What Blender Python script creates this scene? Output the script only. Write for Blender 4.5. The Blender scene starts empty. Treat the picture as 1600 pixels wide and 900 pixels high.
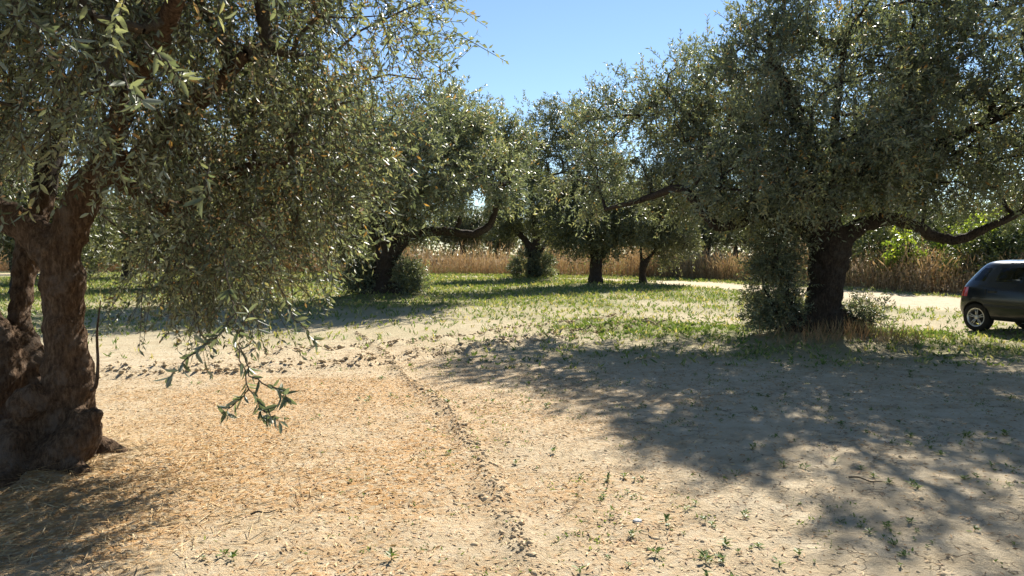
import bpy, bmesh, math
import numpy as np
from mathutils import Vector, Matrix

SC = bpy.context.scene
COL = SC.collection
R = math.radians

# ------------------------------------------------------------------ camera, sky, sun, exposure
CAM_H, FPX, HOR = 1.6, 1110.0, 398.0
cam_d = bpy.data.cameras.new('camera')
cam_d.lens = 36.0 * FPX / 1600.0
cam_d.sensor_width = 36.0
cam_d.clip_start = 0.05
cam_d.clip_end = 3000.0
cam = bpy.data.objects.new('camera', cam_d)
COL.objects.link(cam)
cam.location = (0, 0, CAM_H)
cam.rotation_euler = (R(90) - math.atan((450 - HOR) / FPX), 0, 0)
SC.camera = cam

SUN_AZ, SUN_EL = 24.0, 38.5          # degrees right of the view direction (+Y), above the horizon
world = bpy.data.worlds.new('World')
SC.world = world
world.use_nodes = True
wn = world.node_tree.nodes
wl = world.node_tree.links
for n in list(wn):
    wn.remove(n)
w_out = wn.new('ShaderNodeOutputWorld')
w_bg = wn.new('ShaderNodeBackground')
w_sky = wn.new('ShaderNodeTexSky')
w_sky.sky_type = 'NISHITA'
w_sky.sun_disc = False
w_sky.sun_elevation = R(SUN_EL)
w_sky.sun_rotation = R(SUN_AZ)
w_sky.air_density = 1.0
w_sky.dust_density = 0.0
w_sky.ozone_density = 3.0
w_bg.inputs['Strength'].default_value = 0.062
wl.new(w_sky.outputs[0], w_bg.inputs[0])
wl.new(w_bg.outputs[0], w_out.inputs[0])

sun_d = bpy.data.lights.new('sun', 'SUN')
sun_d.energy = 5.0
sun_d.angle = R(0.55)
sun_d.color = (1.0, 0.935, 0.82)
sun = bpy.data.objects.new('sun', sun_d)
COL.objects.link(sun)
S = Vector((math.sin(R(SUN_AZ)) * math.cos(R(SUN_EL)), math.cos(R(SUN_AZ)) * math.cos(R(SUN_EL)), math.sin(R(SUN_EL))))
sun.rotation_euler = S.to_track_quat('Z', 'Y').to_euler()
sun.location = S * 60

SC.view_settings.view_transform = 'Standard'
SC.view_settings.look = 'None'
SC.view_settings.exposure = 1.34
SC.view_settings.gamma = 1.0
SC.cycles.use_denoising = True
SC.cycles.max_bounces = 6
SC.cycles.diffuse_bounces = 3
SC.cycles.glossy_bounces = 2
SC.cycles.transmission_bounces = 4
SC.cycles.transparent_max_bounces = 6
SC.cycles.caustics_reflective = False
SC.cycles.caustics_refractive = False

# ------------------------------------------------------------------ small helpers
def tag(o, label=None, cat=None, group=None, kind=None):
    if label: o['label'] = label
    if cat: o['category'] = cat
    if group: o['group'] = group
    if kind: o['kind'] = kind
    return o

def link(name, mesh, mat=None, parent=None):
    o = bpy.data.objects.new(name, mesh)
    COL.objects.link(o)
    if mat is not None and mesh is not None and not mesh.materials:
        mesh.materials.append(mat)
    if parent is not None:
        o.parent = parent
    return o

def empty(name, loc, rz=0.0):
    o = bpy.data.objects.new(name, None)
    COL.objects.link(o)
    o.location = loc
    o.rotation_euler = (0, 0, rz)
    o.empty_display_size = 0.2
    return o

def raw_mesh(name, V, loops, starts, smooth=False, tint=None):
    me = bpy.data.meshes.new(name)
    V = np.asarray(V, np.float32)
    loops = np.asarray(loops, np.int32)
    starts = np.asarray(starts, np.int32)
    me.vertices.add(len(V)); me.vertices.foreach_set('co', V.ravel())
    me.loops.add(len(loops)); me.loops.foreach_set('vertex_index', loops)
    me.polygons.add(len(starts)); me.polygons.foreach_set('loop_start', starts)
    if smooth:
        me.polygons.foreach_set('use_smooth', np.ones(len(starts), bool))
    if tint is not None:
        a = me.attributes.new('tint', 'FLOAT', 'POINT')
        a.data.foreach_set('value', np.asarray(tint, np.float32))
    me.update(calc_edges=True)
    return me

class MB:
    """collects polygons into one mesh"""
    def __init__(self):
        self.v, self.f = [], []
    def add(self, vs, fs):
        b = len(self.v)
        self.v += [tuple(v) for v in vs]
        self.f += [tuple(i + b for i in f) for f in fs]
    def tube(self, pts, rad, sides=8, rng=None, rough=0.0, cap=True):
        pts = [Vector(p) for p in pts]
        n = len(pts)
        vs, fs = [], []
        up = Vector((0.3, 0.2, 1))
        prev = None
        for i, p in enumerate(pts):
            t = (pts[min(i + 1, n - 1)] - pts[max(i - 1, 0)]).normalized()
            if prev is None:
                a = t.cross(up)
                if a.length < 1e-3: a = t.cross(Vector((1, 0, 0)))
            else:
                a = prev - t * prev.dot(t)
            a.normalize(); prev = a
            b = t.cross(a)
            for k in range(sides):
                q = 2 * math.pi * k / sides
                r = rad[i]
                if rng is not None: r *= 1 + rough * rng.uniform(-1, 1)
                vs.append(p + (a * math.cos(q) + b * math.sin(q)) * r)
        for i in range(n - 1):
            for k in range(sides):
                k2 = (k + 1) % sides
                fs.append((i * sides + k, i * sides + k2, (i + 1) * sides + k2, (i + 1) * sides + k))
        if cap:
            fs.append(tuple(range(sides))[::-1])
            fs.append(tuple((n - 1) * sides + k for k in range(sides)))
        self.add(vs, fs)
    def box(self, c, s, m=None):
        vs = [Vector((x * s[0] / 2, y * s[1] / 2, z * s[2] / 2)) for x in (-1, 1) for y in (-1, 1) for z in (-1, 1)]
        if m is not None: vs = [m @ v for v in vs]
        vs = [v + Vector(c) for v in vs]
        self.add(vs, [(0, 1, 3, 2), (4, 6, 7, 5), (0, 4, 5, 1), (2, 3, 7, 6), (0, 2, 6, 4), (1, 5, 7, 3)])
    def lathe(self, prof, seg=32, axis='y', closed=False):
        vs, fs = [], []
        n = len(prof)
        for k in range(seg):
            q = 2 * math.pi * k / seg
            for (r, h) in prof:
                vs.append((r * math.cos(q), h, r * math.sin(q)) if axis == 'y' else (r * math.cos(q), r * math.sin(q), h))
        for k in range(seg):
            k2 = (k + 1) % seg
            for i in range(n if closed else n - 1):
                i2 = (i + 1) % n
                fs.append((k * n + i, k * n + i2, k2 * n + i2, k2 * n + i))
        self.add(vs, fs)
    def mesh(self, name, smooth=True):
        me = bpy.data.meshes.new(name)
        me.from_pydata(self.v, [], self.f)
        me.polygons.foreach_set('use_smooth', np.full(len(me.polygons), smooth))
        me.update()
        return me

def smoothpath(pts, rad, sub=4):
    """Catmull-Rom through the points, radii alongside"""
    P = [np.array(p, float) for p in pts]
    P = [2 * P[0] - P[1]] + P + [2 * P[-1] - P[-2]]
    Rr = [rad[0]] + list(rad) + [rad[-1]]
    op, orr = [], []
    for i in range(1, len(P) - 2):
        for k in range(sub):
            t = k / sub
            a, b, c, d = P[i - 1], P[i], P[i + 1], P[i + 2]
            op.append(0.5 * ((2 * b) + (-a + c) * t + (2 * a - 5 * b + 4 * c - d) * t * t + (-a + 3 * b - 3 * c + d) * t ** 3))
            orr.append(Rr[i] * (1 - t) + Rr[i + 1] * t)
    op.append(P[-2]); orr.append(Rr[-2])
    return op, orr

# ------------------------------------------------------------------ noise + the ground's height
def vnoise(x, y, s, seed):
    x = np.asarray(x, float) / s; y = np.asarray(y, float) / s
    xi = np.floor(x).astype(np.int64); yi = np.floor(y).astype(np.int64)
    fx = x - xi; fy = y - yi
    fx = fx * fx * (3 - 2 * fx); fy = fy * fy * (3 - 2 * fy)
    def h(a, b):
        n = (a * 374761393 + b * 668265263 + seed * 1442695041) & 0x7fffffff
        n = ((n ^ (n >> 13)) * 1274126177) & 0x7fffffff
        n = ((n ^ (n >> 15)) * 974126177) & 0x7fffffff
        return (n & 0xffff) / 65535.0
    return (h(xi, yi) * (1 - fx) + h(xi + 1, yi) * fx) * (1 - fy) + (h(xi, yi + 1) * (1 - fx) + h(xi + 1, yi + 1) * fx) * fy

def sstep(a, b, x):
    t = np.clip((np.asarray(x, float) - a) / (b - a), 0, 1)
    return t * t * (3 - 2 * t)

def pdist(x, y, pts):
    d = np.full(np.shape(x), 1e9)
    for (x0, y0), (x1, y1) in zip(pts[:-1], pts[1:]):
        dx, dy = x1 - x0, y1 - y0
        t = np.clip(((x - x0) * dx + (y - y0) * dy) / (dx * dx + dy * dy), 0, 1)
        d = np.minimum(d, np.hypot(x - x0 - t * dx, y - y0 - t * dy))
    return d

TRACK1 = [(-3.2, 14.5), (-2.36, 12.5), (-1.5, 9.5), (-0.66, 7.34), (-0.3, 5.8), (-0.08, 4.65), (0.1, 3.68), (0.3, 2.0)]
TRACK2 = [(-6.5, 9.6), (-3.25, 10.2), (-1.8, 11.0), (-0.3, 12.6), (1.3, 14.5), (3.4, 16.8)]
TRACK3 = [(-4.6, 11.3), (-2.6, 12.4), (-0.6, 14.0), (1.5, 16.6), (3.0, 18.6)]
ROAD = [(19, 6), (15.5, 16), (14.2, 24), (12.2, 33), (8.5, 42), (2, 48.5), (-12, 54), (-42, 58), (-90, 60)]
EDGE_X = [-140, -60, -30, -10, 3, 11, 14, 16.5, 20, 30, 60]
EDGE_Y = [68, 66, 64, 59, 54, 48, 40, 30, 26, 21, 10]
MOUNDS = [(-3.75, 5.4, .10, .9), (5.88, 13.4, .22, 1.25), (-4.8, 26.4, .25, 1.6), (1.4, 45, .2, 2.0), (4.2, 36, .18, 1.6), (7.0, 37.8, .15, 1.2)]

def edge_y(x): return np.interp(x, EDGE_X, EDGE_Y)

def gh(x, y):
    x = np.asarray(x, float); y = np.asarray(y, float)
    near = np.exp(-np.maximum(y - 6, 0) / 9.0)
    h = 0.05 * (vnoise(x, y, 3.1, 1) - .5) + 0.025 * (vnoise(x, y, .9, 2) - .5)
    h += near * (0.020 * (vnoise(x, y, .28, 3) - .5) + 0.014 * (vnoise(x, y, .11, 4) - .5))
    for tr, a, w in ((TRACK1, .030, .08), (TRACK2, .085, .075), (TRACK3, .08, .075), ([(x + .1, y - .55) for x, y in TRACK2], .07, .07)):
        d = pdist(x, y, tr) + .05 * (vnoise(x, y, .4, 9) - .5)
        h += a * np.exp(-(d / w) ** 2) * (.25 + 1.3 * vnoise(x, y, .16, 7)) - .018 * np.exp(-((d - .16) / .09) ** 2)
    for mx, my, a, r in MOUNDS:
        h += a * np.exp(-((x - mx) ** 2 + (y - my) ** 2) / r ** 2)
    h += np.clip((y - edge_y(x)) * .09, 0, 1.1)
    return h

def gz(x, y): return float(gh(x, y))

def road_mask(x, y):
    return 1 - sstep(2.0, 3.4, pdist(x, y, ROAD) + 1.2 * (vnoise(x, y, 1.7, 21) - .5) + np.clip((y - 30) * .07, 0, 1.2))

def green_mask(x, y):
    g = .5 * sstep(10, 16, y) + .65 * sstep(17, 27, y)
    for px, py, rx, ry, a in ((2.9, 15.3, 1.9, 1.5, 1.5), (7.6, 14.6, 1.4, 1.4, .7), (-3, 31, 7, 8, .9), (5, 33, 4, 4, .6), (-14, 30, 9, 8, .5), (5.0, 11.4, 4.2, 1.5, .55), (9.5, 12.0, 2.5, 1.6, .5)):
        g = g + a * np.exp(-((x - px) / rx) ** 2 - ((y - py) / ry) ** 2)
    g = g * (.32 + 1.3 * vnoise(x, y, 2.3, 31) * (.5 + vnoise(x, y, .7, 32)))
    return np.clip(g * (1 - road_mask(x, y)), 0, 1)

def chaff_mask(x, y):
    c = np.exp(-((x + 2.2) / 2.5) ** 2 - ((y - 6.0) / 4.6) ** 2) * 1.25
    c = np.maximum(c, .9 * np.exp(-((x + 4.4) / 1.8) ** 2 - ((y - 4.2) / 2.0) ** 2))
    c = c + .25 * np.exp(-((x - .6) / 1.2) ** 2 - ((y - 7.0) / 3) ** 2)
    return np.clip(c * (.25 + 1.1 * vnoise(x, y, .8, 41) * (.6 + .8 * vnoise(x, y, .21, 42))), 0, 1)

# ------------------------------------------------------------------ materials
def new_mat(name):
    m = bpy.data.materials.new(name)
    m.use_nodes = True
    nt = m.node_tree
    for n in list(nt.nodes): nt.nodes.remove(n)
    out = nt.nodes.new('ShaderNodeOutputMaterial')
    return m, nt, out

def ramp(nt, stops, fac):
    r = nt.nodes.new('ShaderNodeValToRGB')
    e = r.color_ramp.elements
    while len(e) < len(stops): e.new(0.5)
    for i, (p, c) in enumerate(stops):
        e[i].position = p; e[i].color = (*c, 1)
    nt.links.new(fac, r.inputs[0])
    return r.outputs[0]

def noise(nt, scale, detail=6, rough=.6, vec=None, dim=None):
    n = nt.nodes.new('ShaderNodeTexNoise')
    n.inputs['Scale'].default_value = scale
    n.inputs['Detail'].default_value = detail
    n.inputs['Roughness'].default_value = rough
    if vec is not None: nt.links.new(vec, n.inputs['Vector'])
    return n.outputs['Fac']

def mix(nt, fac, a, b, mode='MIX'):
    m = nt.nodes.new('ShaderNodeMix'); m.data_type = 'RGBA'; m.blend_type = mode
    for sock, v in ((0, fac), (6, a), (7, b)):
        if isinstance(v, (int, float)): m.inputs[sock].default_value = v
        elif isinstance(v, tuple): m.inputs[sock].default_value = (*v, 1)
        else: nt.links.new(v, m.inputs[sock])
    return m.outputs[2]

def math_n(nt, op, a, b=None):
    m = nt.nodes.new('ShaderNodeMath'); m.operation = op
    for i, v in enumerate((a, b)):
        if v is None: continue
        if isinstance(v, (int, float)): m.inputs[i].default_value = v
        else: nt.links.new(v, m.inputs[i])
    return m.outputs[0]

def attr(nt, name):
    a = nt.nodes.new('ShaderNodeAttribute'); a.attribute_name = name
    return a.outputs['Fac']

def leaf_mat(name, stops, under, trans=.32, rough=.38, tmul=(1.5, 1.45, .8)):
    """two-sided leaf: coloured by its own tint, paler below, some light passing through"""
    m, nt, out = new_mat(name)
    c = ramp(nt, stops, attr(nt, 'tint'))
    geo = nt.nodes.new('ShaderNodeNewGeometry')
    c2 = mix(nt, math_n(nt, 'MULTIPLY', geo.outputs['Backfacing'], .6), c, under)
    p = nt.nodes.new('ShaderNodeBsdfPrincipled')
    nt.links.new(c2, p.inputs['Base Color'])
    p.inputs['Roughness'].default_value = rough
    p.inputs['Specular IOR Level'].default_value = .45
    t = nt.nodes.new('ShaderNodeBsdfTranslucent')
    nt.links.new(mix(nt, 1.0, c, tmul, 'MULTIPLY'), t.inputs[0])
    s = nt.nodes.new('ShaderNodeMixShader'); s.inputs[0].default_value = trans
    nt.links.new(p.outputs[0], s.inputs[1]); nt.links.new(t.outputs[0], s.inputs[2])
    nt.links.new(s.outputs[0], out.inputs[0])
    return m

OLIVE = [(0.0, (.048, .064, .045)), (.35, (.105, .132, .088)), (.65, (.19, .215, .14)), (.85, (.27, .28, .16)), (.9, (.22, .13, .045)), (1.0, (.33, .20, .07))]
M_olive = leaf_mat('olive_leaf', OLIVE, (.30, .33, .28), .40, .42)
M_olive_far = leaf_mat('olive_leaf_distant', [(0, (.05, .062, .034)), (.4, (.085, .10, .052)), (.75, (.14, .155, .08)), (1, (.21, .19, .09))], (.17, .19, .14), .36)
M_shrub = leaf_mat('shrub_leaf', [(0, (.035, .05, .02)), (.5, (.075, .10, .03)), (1, (.15, .15, .06))], (.12, .14, .07))
M_lime = leaf_mat('lime_leaf', [(0, (.10, .15, .02)), (.6, (.19, .25, .04)), (1, (.30, .34, .06))], (.25, .33, .08), .5)
M_grass = leaf_mat('short_grass', [(0, (.07, .12, .025)), (.5, (.13, .19, .045)), (.8, (.25, .27, .09)), (1, (.42, .36, .18))], (.2, .22, .09), .35, .5)
M_dry = leaf_mat('dry_grass', [(0, (.52, .41, .25)), (.35, (.42, .30, .16)), (.7, (.31, .17, .075)), (.86, (.20, .13, .06)), (1, (.13, .15, .05))], (.36, .27, .15), .22, .6, (1.1, 1.0, .8))
M_litter = leaf_mat('dry_litter', [(0, (.55, .44, .26)), (.4, (.46, .30, .13)), (.7, (.36, .19, .07)), (1, (.13, .08, .045))], (.42, .31, .18), .1, .7)

def bark_mat(name, a, b, c, sc=1.0):
    m, nt, out = new_mat(name)
    tc = nt.nodes.new('ShaderNodeTexCoord')
    mp = nt.nodes.new('ShaderNodeMapping'); mp.inputs['Scale'].default_value = (24 * sc, 24 * sc, 8 * sc)
    nt.links.new(tc.outputs['Object'], mp.inputs[0])
    n1 = noise(nt, 1.6, 10, .72, mp.outputs[0])
    n2 = noise(nt, 9.0 * sc, 5, .6, tc.outputs['Object'])
    n3 = noise(nt, 1.3, 3, .5, tc.outputs['Object'])
    col = ramp(nt, [(.34, a), (.5, b), (.66, c)], n1)
    grey = ramp(nt, [(.52, (0, 0, 0)), (.64, (.6, .6, .6))], noise(nt, 5.0 * sc, 6, .65, tc.outputs['Object']))
    col = mix(nt, grey, col, tuple(.5 * (v + sum(c) / 3) for v in c))
    col = mix(nt, math_n(nt, 'MULTIPLY', n3, .5), col, tuple(v * .6 for v in b))
    p = nt.nodes.new('ShaderNodeBsdfPrincipled'); p.inputs['Roughness'].default_value = .9
    p.inputs['Specular IOR Level'].default_value = .2
    nt.links.new(col, p.inputs['Base Color'])
    bp = nt.nodes.new('ShaderNodeBump'); bp.inputs['Strength'].default_value = 1.0; bp.inputs['Distance'].default_value = .06
    nt.links.new(math_n(nt, 'ADD', n1, math_n(nt, 'MULTIPLY', n2, .5)), bp.inputs['Height'])
    nt.links.new(bp.outputs[0], p.inputs['Normal'])
    nt.links.new(p.outputs[0], out.inputs[0])
    return m
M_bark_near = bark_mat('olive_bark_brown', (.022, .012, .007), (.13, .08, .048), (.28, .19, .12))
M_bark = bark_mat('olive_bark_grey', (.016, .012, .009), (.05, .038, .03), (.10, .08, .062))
M_twig = bark_mat('olive_twig', (.08, .06, .04), (.17, .135, .09), (.26, .21, .15), 4)

def ground_mat():
    m, nt, out = new_mat('sandy_soil')
    tc = nt.nodes.new('ShaderNodeTexCoord'); ob = tc.outputs['Object']
    n_big = noise(nt, .55, 5, .6, ob)
    n_mid = noise(nt, 3.2, 7, .65, ob)
    n_fin = noise(nt, 22, 8, .7, ob)
    n_gr = noise(nt, 95, 4, .7, ob)
    sand = ramp(nt, [(.28, (.38, .305, .20)), (.5, (.54, .45, .315)), (.72, (.66, .575, .43))], n_mid)
    sand = mix(nt, math_n(nt, 'MULTIPLY', n_big, .5), sand, (.49, .385, .245))
    ch = math_n(nt, 'MULTIPLY', attr(nt, 'chaff'), ramp(nt, [(.40, (0, 0, 0)), (.58, (1, 1, 1))], n_fin))
    orange = ramp(nt, [(.3, (.40, .19, .06)), (.6, (.55, .31, .11)), (.8, (.62, .43, .20))], n_gr)
    col = mix(nt, math_n(nt, 'MULTIPLY', ch, .85), sand, orange)
    col = mix(nt, math_n(nt, 'MULTIPLY', attr(nt, 'field'), .9), col, ramp(nt, [(.3, (.10, .065, .03)), (.7, (.20, .14, .065))], n_fin))
    gm = math_n(nt, 'MULTIPLY', attr(nt, 'green'), ramp(nt, [(.32, (.15, .15, .15)), (.52, (1, 1, 1))], n_mid))
    col = mix(nt, math_n(nt, 'MULTIPLY', gm, .88), col, ramp(nt, [(.3, (.085, .11, .03)), (.7, (.20, .21, .07))], n_fin))
    # grains and crumbs
    col = mix(nt, ramp(nt, [(.60, (0, 0, 0)), (.72, (.55, .55, .55))], n_gr), col, (.20, .145, .085))
    # drying cracks where the soil is bare
    vo = nt.nodes.new('ShaderNodeTexVoronoi'); vo.feature = 'DISTANCE_TO_EDGE'; vo.inputs['Scale'].default_value = 3.4
    wv = nt.nodes.new('ShaderNodeVectorMath'); wv.operation = 'ADD'
    nv = nt.nodes.new('ShaderNodeTexNoise'); nv.inputs['Scale'].default_value = 5; nv.inputs['Detail'].default_value = 5
    nt.links.new(ob, nv.inputs['Vector'])
    sc_ = nt.nodes.new('ShaderNodeVectorMath'); sc_.operation = 'SCALE'; sc_.inputs['Scale'].default_value = .35
    nt.links.new(nv.outputs['Color'], sc_.inputs[0])
    nt.links.new(ob, wv.inputs[0]); nt.links.new(sc_.outputs[0], wv.inputs[1])
    nt.links.new(wv.outputs[0], vo.inputs['Vector'])
    crack = ramp(nt, [(0, (1, 1, 1)), (.006, (.9, .9, .9)), (.017, (0, 0, 0))], vo.outputs['Distance'])
    cm = math_n(nt, 'MULTIPLY', crack, ramp(nt, [(.47, (0, 0, 0)), (.62, (1, 1, 1))], noise(nt, 1.3, 4, .6, ob)))
    cm = math_n(nt, 'MULTIPLY', cm, attr(nt, 'bare'))
    col = mix(nt, math_n(nt, 'MULTIPLY', cm, .8), col, (.10, .075, .05))
    p = nt.nodes.new('ShaderNodeBsdfPrincipled'); p.inputs['Roughness'].default_value = .95
    p.inputs['Specular IOR Level'].default_value = .1
    nt.links.new(col, p.inputs['Base Color'])
    hgt = math_n(nt, 'ADD', math_n(nt, 'MULTIPLY', n_fin, 1.0), math_n(nt, 'MULTIPLY', n_gr, .35))
    hgt = math_n(nt, 'SUBTRACT', math_n(nt, 'ADD', hgt, math_n(nt, 'MULTIPLY', n_mid, .9)), math_n(nt, 'MULTIPLY', cm, .8))
    bp = nt.nodes.new('ShaderNodeBump'); bp.inputs['Strength'].default_value = 1.0; bp.inputs['Distance'].default_value = .045
    nt.links.new(hgt, bp.inputs['Height']); nt.links.new(bp.outputs[0], p.inputs['Normal'])
    nt.links.new(p.outputs[0], out.inputs[0])
    return m
M_ground = ground_mat()

def plain(name, col, rough=.5, metal=0.0, coat=0.0, spec=.5, bumps=None, **kw):
    m, nt, out = new_mat(name)
    p = nt.nodes.new('ShaderNodeBsdfPrincipled')
    tc = nt.nodes.new('ShaderNodeTexCoord')
    n = noise(nt, kw.get('nscale', 6), 5, .6, tc.outputs['Object'])
    v = kw.get('vary', .15)
    nt.links.new(ramp(nt, [(.25, tuple(c * (1 - v) for c in col)), (.75, tuple(min(1, c * (1 + v)) for c in col))], n), p.inputs['Base Color'])
    p.inputs['Roughness'].default_value = rough
    p.inputs['Metallic'].default_value = metal
    p.inputs['Coat Weight'].default_value = coat
    p.inputs['Coat Roughness'].default_value = .06
    p.inputs['Specular IOR Level'].default_value = spec
    if bumps:
        bp = nt.nodes.new('ShaderNodeBump'); bp.inputs['Strength'].default_value = .5; bp.inputs['Distance'].default_value = bumps
        nt.links.new(n, bp.inputs['Height']); nt.links.new(bp.outputs[0], p.inputs['Normal'])
    nt.links.new(p.outputs[0], out.inputs[0])
    return m
M_clod = plain('earth_clod', (.43, .335, .215), .95, spec=.1, bumps=.01, nscale=30, vary=.35)
M_stone = plain('pale_stone', (.55, .53, .50), .8, spec=.2, bumps=.01, nscale=20, vary=.25)
M_paint = plain('navy_paint', (.004, .007, .017), .18, coat=.3, vary=.3, nscale=3)
M_black = plain('black_plastic', (.018, .018, .019), .55)
M_rubber = plain('tyre_rubber', (.022, .021, .020), .85, spec=.2, bumps=.003, nscale=40)
M_alloy = plain('alloy_rim', (.50, .50, .50), .38, metal=.55)
M_red = plain('red_lens', (.42, .012, .012), .2, coat=.5)
M_lens = plain('headlight_lens', (.55, .57, .6), .12, coat=.6)
M_seat = plain('seat_fabric', (.05, .05, .055), .9)

def glass_mat():
    m, nt, out = new_mat('window_glass')
    g = nt.nodes.new('ShaderNodeBsdfGlossy'); g.inputs['Roughness'].default_value = .03
    t = nt.nodes.new('ShaderNodeBsdfTransparent'); t.inputs[0].default_value = (.86, .91, .89, 1)
    f = nt.nodes.new('ShaderNodeFresnel'); f.inputs[0].default_value = 1.5
    s = nt.nodes.new('ShaderNodeMixShader')
    nt.links.new(f.outputs[0], s.inputs[0]); nt.links.new(t.outputs[0], s.inputs[1]); nt.links.new(g.outputs[0], s.inputs[2])
    nt.links.new(s.outputs[0], out.inputs[0])
    return m
M_glass = glass_mat()

# ------------------------------------------------------------------ the ground
def axis_pts(lo, hi, f0, f1, step, grow):
    a = list(np.arange(f0, f1 + 1e-6, step))
    s, v = step, a[-1]
    while v < hi: s *= grow; v += s; a.append(v)
    s, v, b = step, a[0], []
    while v > lo: s *= grow; v -= s; b.append(v)
    return np.array(b[::-1] + a)

def build_ground():
    xs = axis_pts(-900, 900, -4.6, 4.6, .06, 1.09)
    ys = axis_pts(-200, 1500, 2.8, 7.8, .05, 1.05)
    X, Y = np.meshgrid(xs, ys)
    x, y = X.ravel(), Y.ravel()
    V = np.stack([x, y, gh(x, y)], 1)
    nx, ny = len(xs), len(ys)
    i = (np.arange(ny - 1)[:, None] * nx + np.arange(nx - 1)[None]).ravel()
    loops = np.stack([i, i + 1, i + nx + 1, i + nx], 1).ravel()
    me = raw_mesh('ground', V, loops, np.arange(len(i)) * 4, True)
    road = road_mask(x, y)
    bare = sstep(-.4, .8, x) * (1 - sstep(9, 13, y))
    for nm, val in (('chaff', chaff_mask(x, y)), ('green', green_mask(x, y) * (1 - sstep(-1, .5, y - edge_y(x)))), ('field', sstep(-.6, .6, y - edge_y(x))), ('bare', bare)):
        a = me.attributes.new(nm, 'FLOAT', 'POINT'); a.data.foreach_set('value', val.astype(np.float32))
    o = link('ground', me, M_ground)
    tag(o, kind='structure')
build_ground()

# ------------------------------------------------------------------ leaves, twigs, crowns
def norm(a): return a / np.maximum(np.linalg.norm(a, axis=-1, keepdims=True), 1e-9)

def leaves_mesh(name, P, D, N, L, W, tint, lance):
    """P base points, D directions, N normals: rhombic (4 verts) or lance-shaped (6 verts) leaves folded on the midrib"""
    n = len(P)
    D = norm(D); Sd = norm(np.cross(D, N)); N = np.cross(Sd, D)
    L = L[:, None]; W = W[:, None]
    up = N * W * .22
    if lance:
        curl = -N * L * .08
        V = np.stack([P, P + D * L * .32 + Sd * W * .5 + up, P + D * L * .70 + Sd * W * .42 + up + curl * .5, P + D * L + curl,
                      P + D * L * .70 - Sd * W * .42 + up + curl * .5, P + D * L * .32 - Sd * W * .5 + up], 1).reshape(-1, 3)
        b = (np.arange(n) * 6)[:, None]
        loops = (b + np.array([[0, 1, 2, 3, 0, 3, 4, 5]])).ravel()
        starts = np.arange(n * 2) * 4
        k = 6
    else:
        V = np.stack([P, P + D * L * .45 + Sd * W * .5 + up, P + D * L, P + D * L * .45 - Sd * W * .5 + up], 1).reshape(-1, 3)
        b = (np.arange(n) * 4)[:, None]
        loops = (b + np.array([[0, 1, 2, 0, 2, 3]])).ravel()
        starts = np.arange(n * 2) * 3
        k = 4
    return raw_mesh(name, V, loops, starts, False, np.repeat(tint, k))

def sample_clumps(rng, lobes, n):
    w = np.array([(l[1][0] * l[1][1] * l[1][2]) ** .72 for l in lobes]); w /= w.sum()
    k = rng.choice(len(lobes), n, p=w)
    C = np.array([l[0] for l in lobes])[k]; Rr = np.array([l[1] for l in lobes])[k]
    d = norm(rng.normal(size=(n, 3)))
    r = rng.uniform(.12, 1, n) ** .45
    return C + d * Rr * r[:, None], d

def twig_leaves(rng, clumps, out, tw, lpt, clump_r, tl, leafL, droop):
    """returns leaf arrays and the twig segments"""
    nc = len(clumps)
    n = nc * tw
    c = np.repeat(clumps, tw, 0); o = np.repeat(out, tw, 0)
    st = c + rng.normal(size=(n, 3)) * clump_r * .55
    d = norm(o * .75 + rng.normal(size=(n, 3)) * .6 + np.array([0, 0, .28]) + np.array([0, 0, .5]) * (o[:, 2:3] > .15) - np.array([0, 0, 1.0]) * droop * (o[:, 2:3] < -.1))
    ln = rng.uniform(.6, 1.3, n) * tl
    sag = rng.uniform(.05, .35, n)
    nl = n * lpt
    ti = np.repeat(np.arange(n), lpt)
    t = (np.tile((np.arange(lpt) // 2 * 2 + 1.6) / (lpt + .6), n) + rng.uniform(-.04, .04, nl))
    g = np.array([0, 0, -1.0])
    P = st[ti] + d[ti] * (ln[ti] * t)[:, None] + g * (ln[ti] * sag[ti] * t * t)[:, None]
    T = norm(d[ti] + g * (2 * sag[ti] * t)[:, None])
    ref = norm(np.cross(d, rng.normal(size=(n, 3))))[ti]
    s1 = norm(np.cross(T, ref)); s2 = np.cross(T, s1)
    pair = np.tile(np.arange(lpt) // 2, n) % 2
    side = np.where(np.tile(np.arange(lpt) % 2, n) == 0, 1., -1.)
    Sv = np.where(pair[:, None] == 0, s1, s2) * side[:, None]
    spread = rng.uniform(.45, 1.1, nl)[:, None]
    D = norm(T * .75 + Sv * spread + rng.normal(size=(nl, 3)) * .16)
    N = norm(T * .8 - Sv * .5 + np.array([0, 0, .45]) + rng.normal(size=(nl, 3)) * .35)
    L = leafL * rng.uniform(.6, 1.2, nl)
    ctint = np.repeat(rng.normal(0, .17, nc), tw)[ti] + np.repeat(rng.normal(0, .07, n), lpt)
    tint = np.clip(rng.normal(.42, .15, nl) + ctint, 0, .86)
    old = rng.random(nl) < .035
    tint[old] = rng.uniform(.88, 1, old.sum())
    return P, D, N, L, tint, st, st + d * ln[:, None] + g * (ln * sag)[:, None]

def strips_mesh(name, A, B, r):
    """thin three-sided twigs from A to B"""
    n = len(A)
    t = norm(B - A); a = norm(np.cross(t, np.array([.31, .7, .23]))); b = np.cross(t, a)
    ring = []
    for P, rr in ((A, r), (B, r * .45)):
        for k in range(3):
            q = 2 * math.pi * k / 3
            ring.append(P + (a * math.cos(q) + b * math.sin(q)) * rr)
    V = np.stack(ring, 1).reshape(-1, 3)
    i = (np.arange(n) * 6)[:, None]
    loops = (i + np.array([[0, 1, 4, 3, 1, 2, 5, 4, 2, 0, 3, 5]])).ravel()
    return raw_mesh(name, V, loops, np.arange(n * 3) * 4, True)

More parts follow.
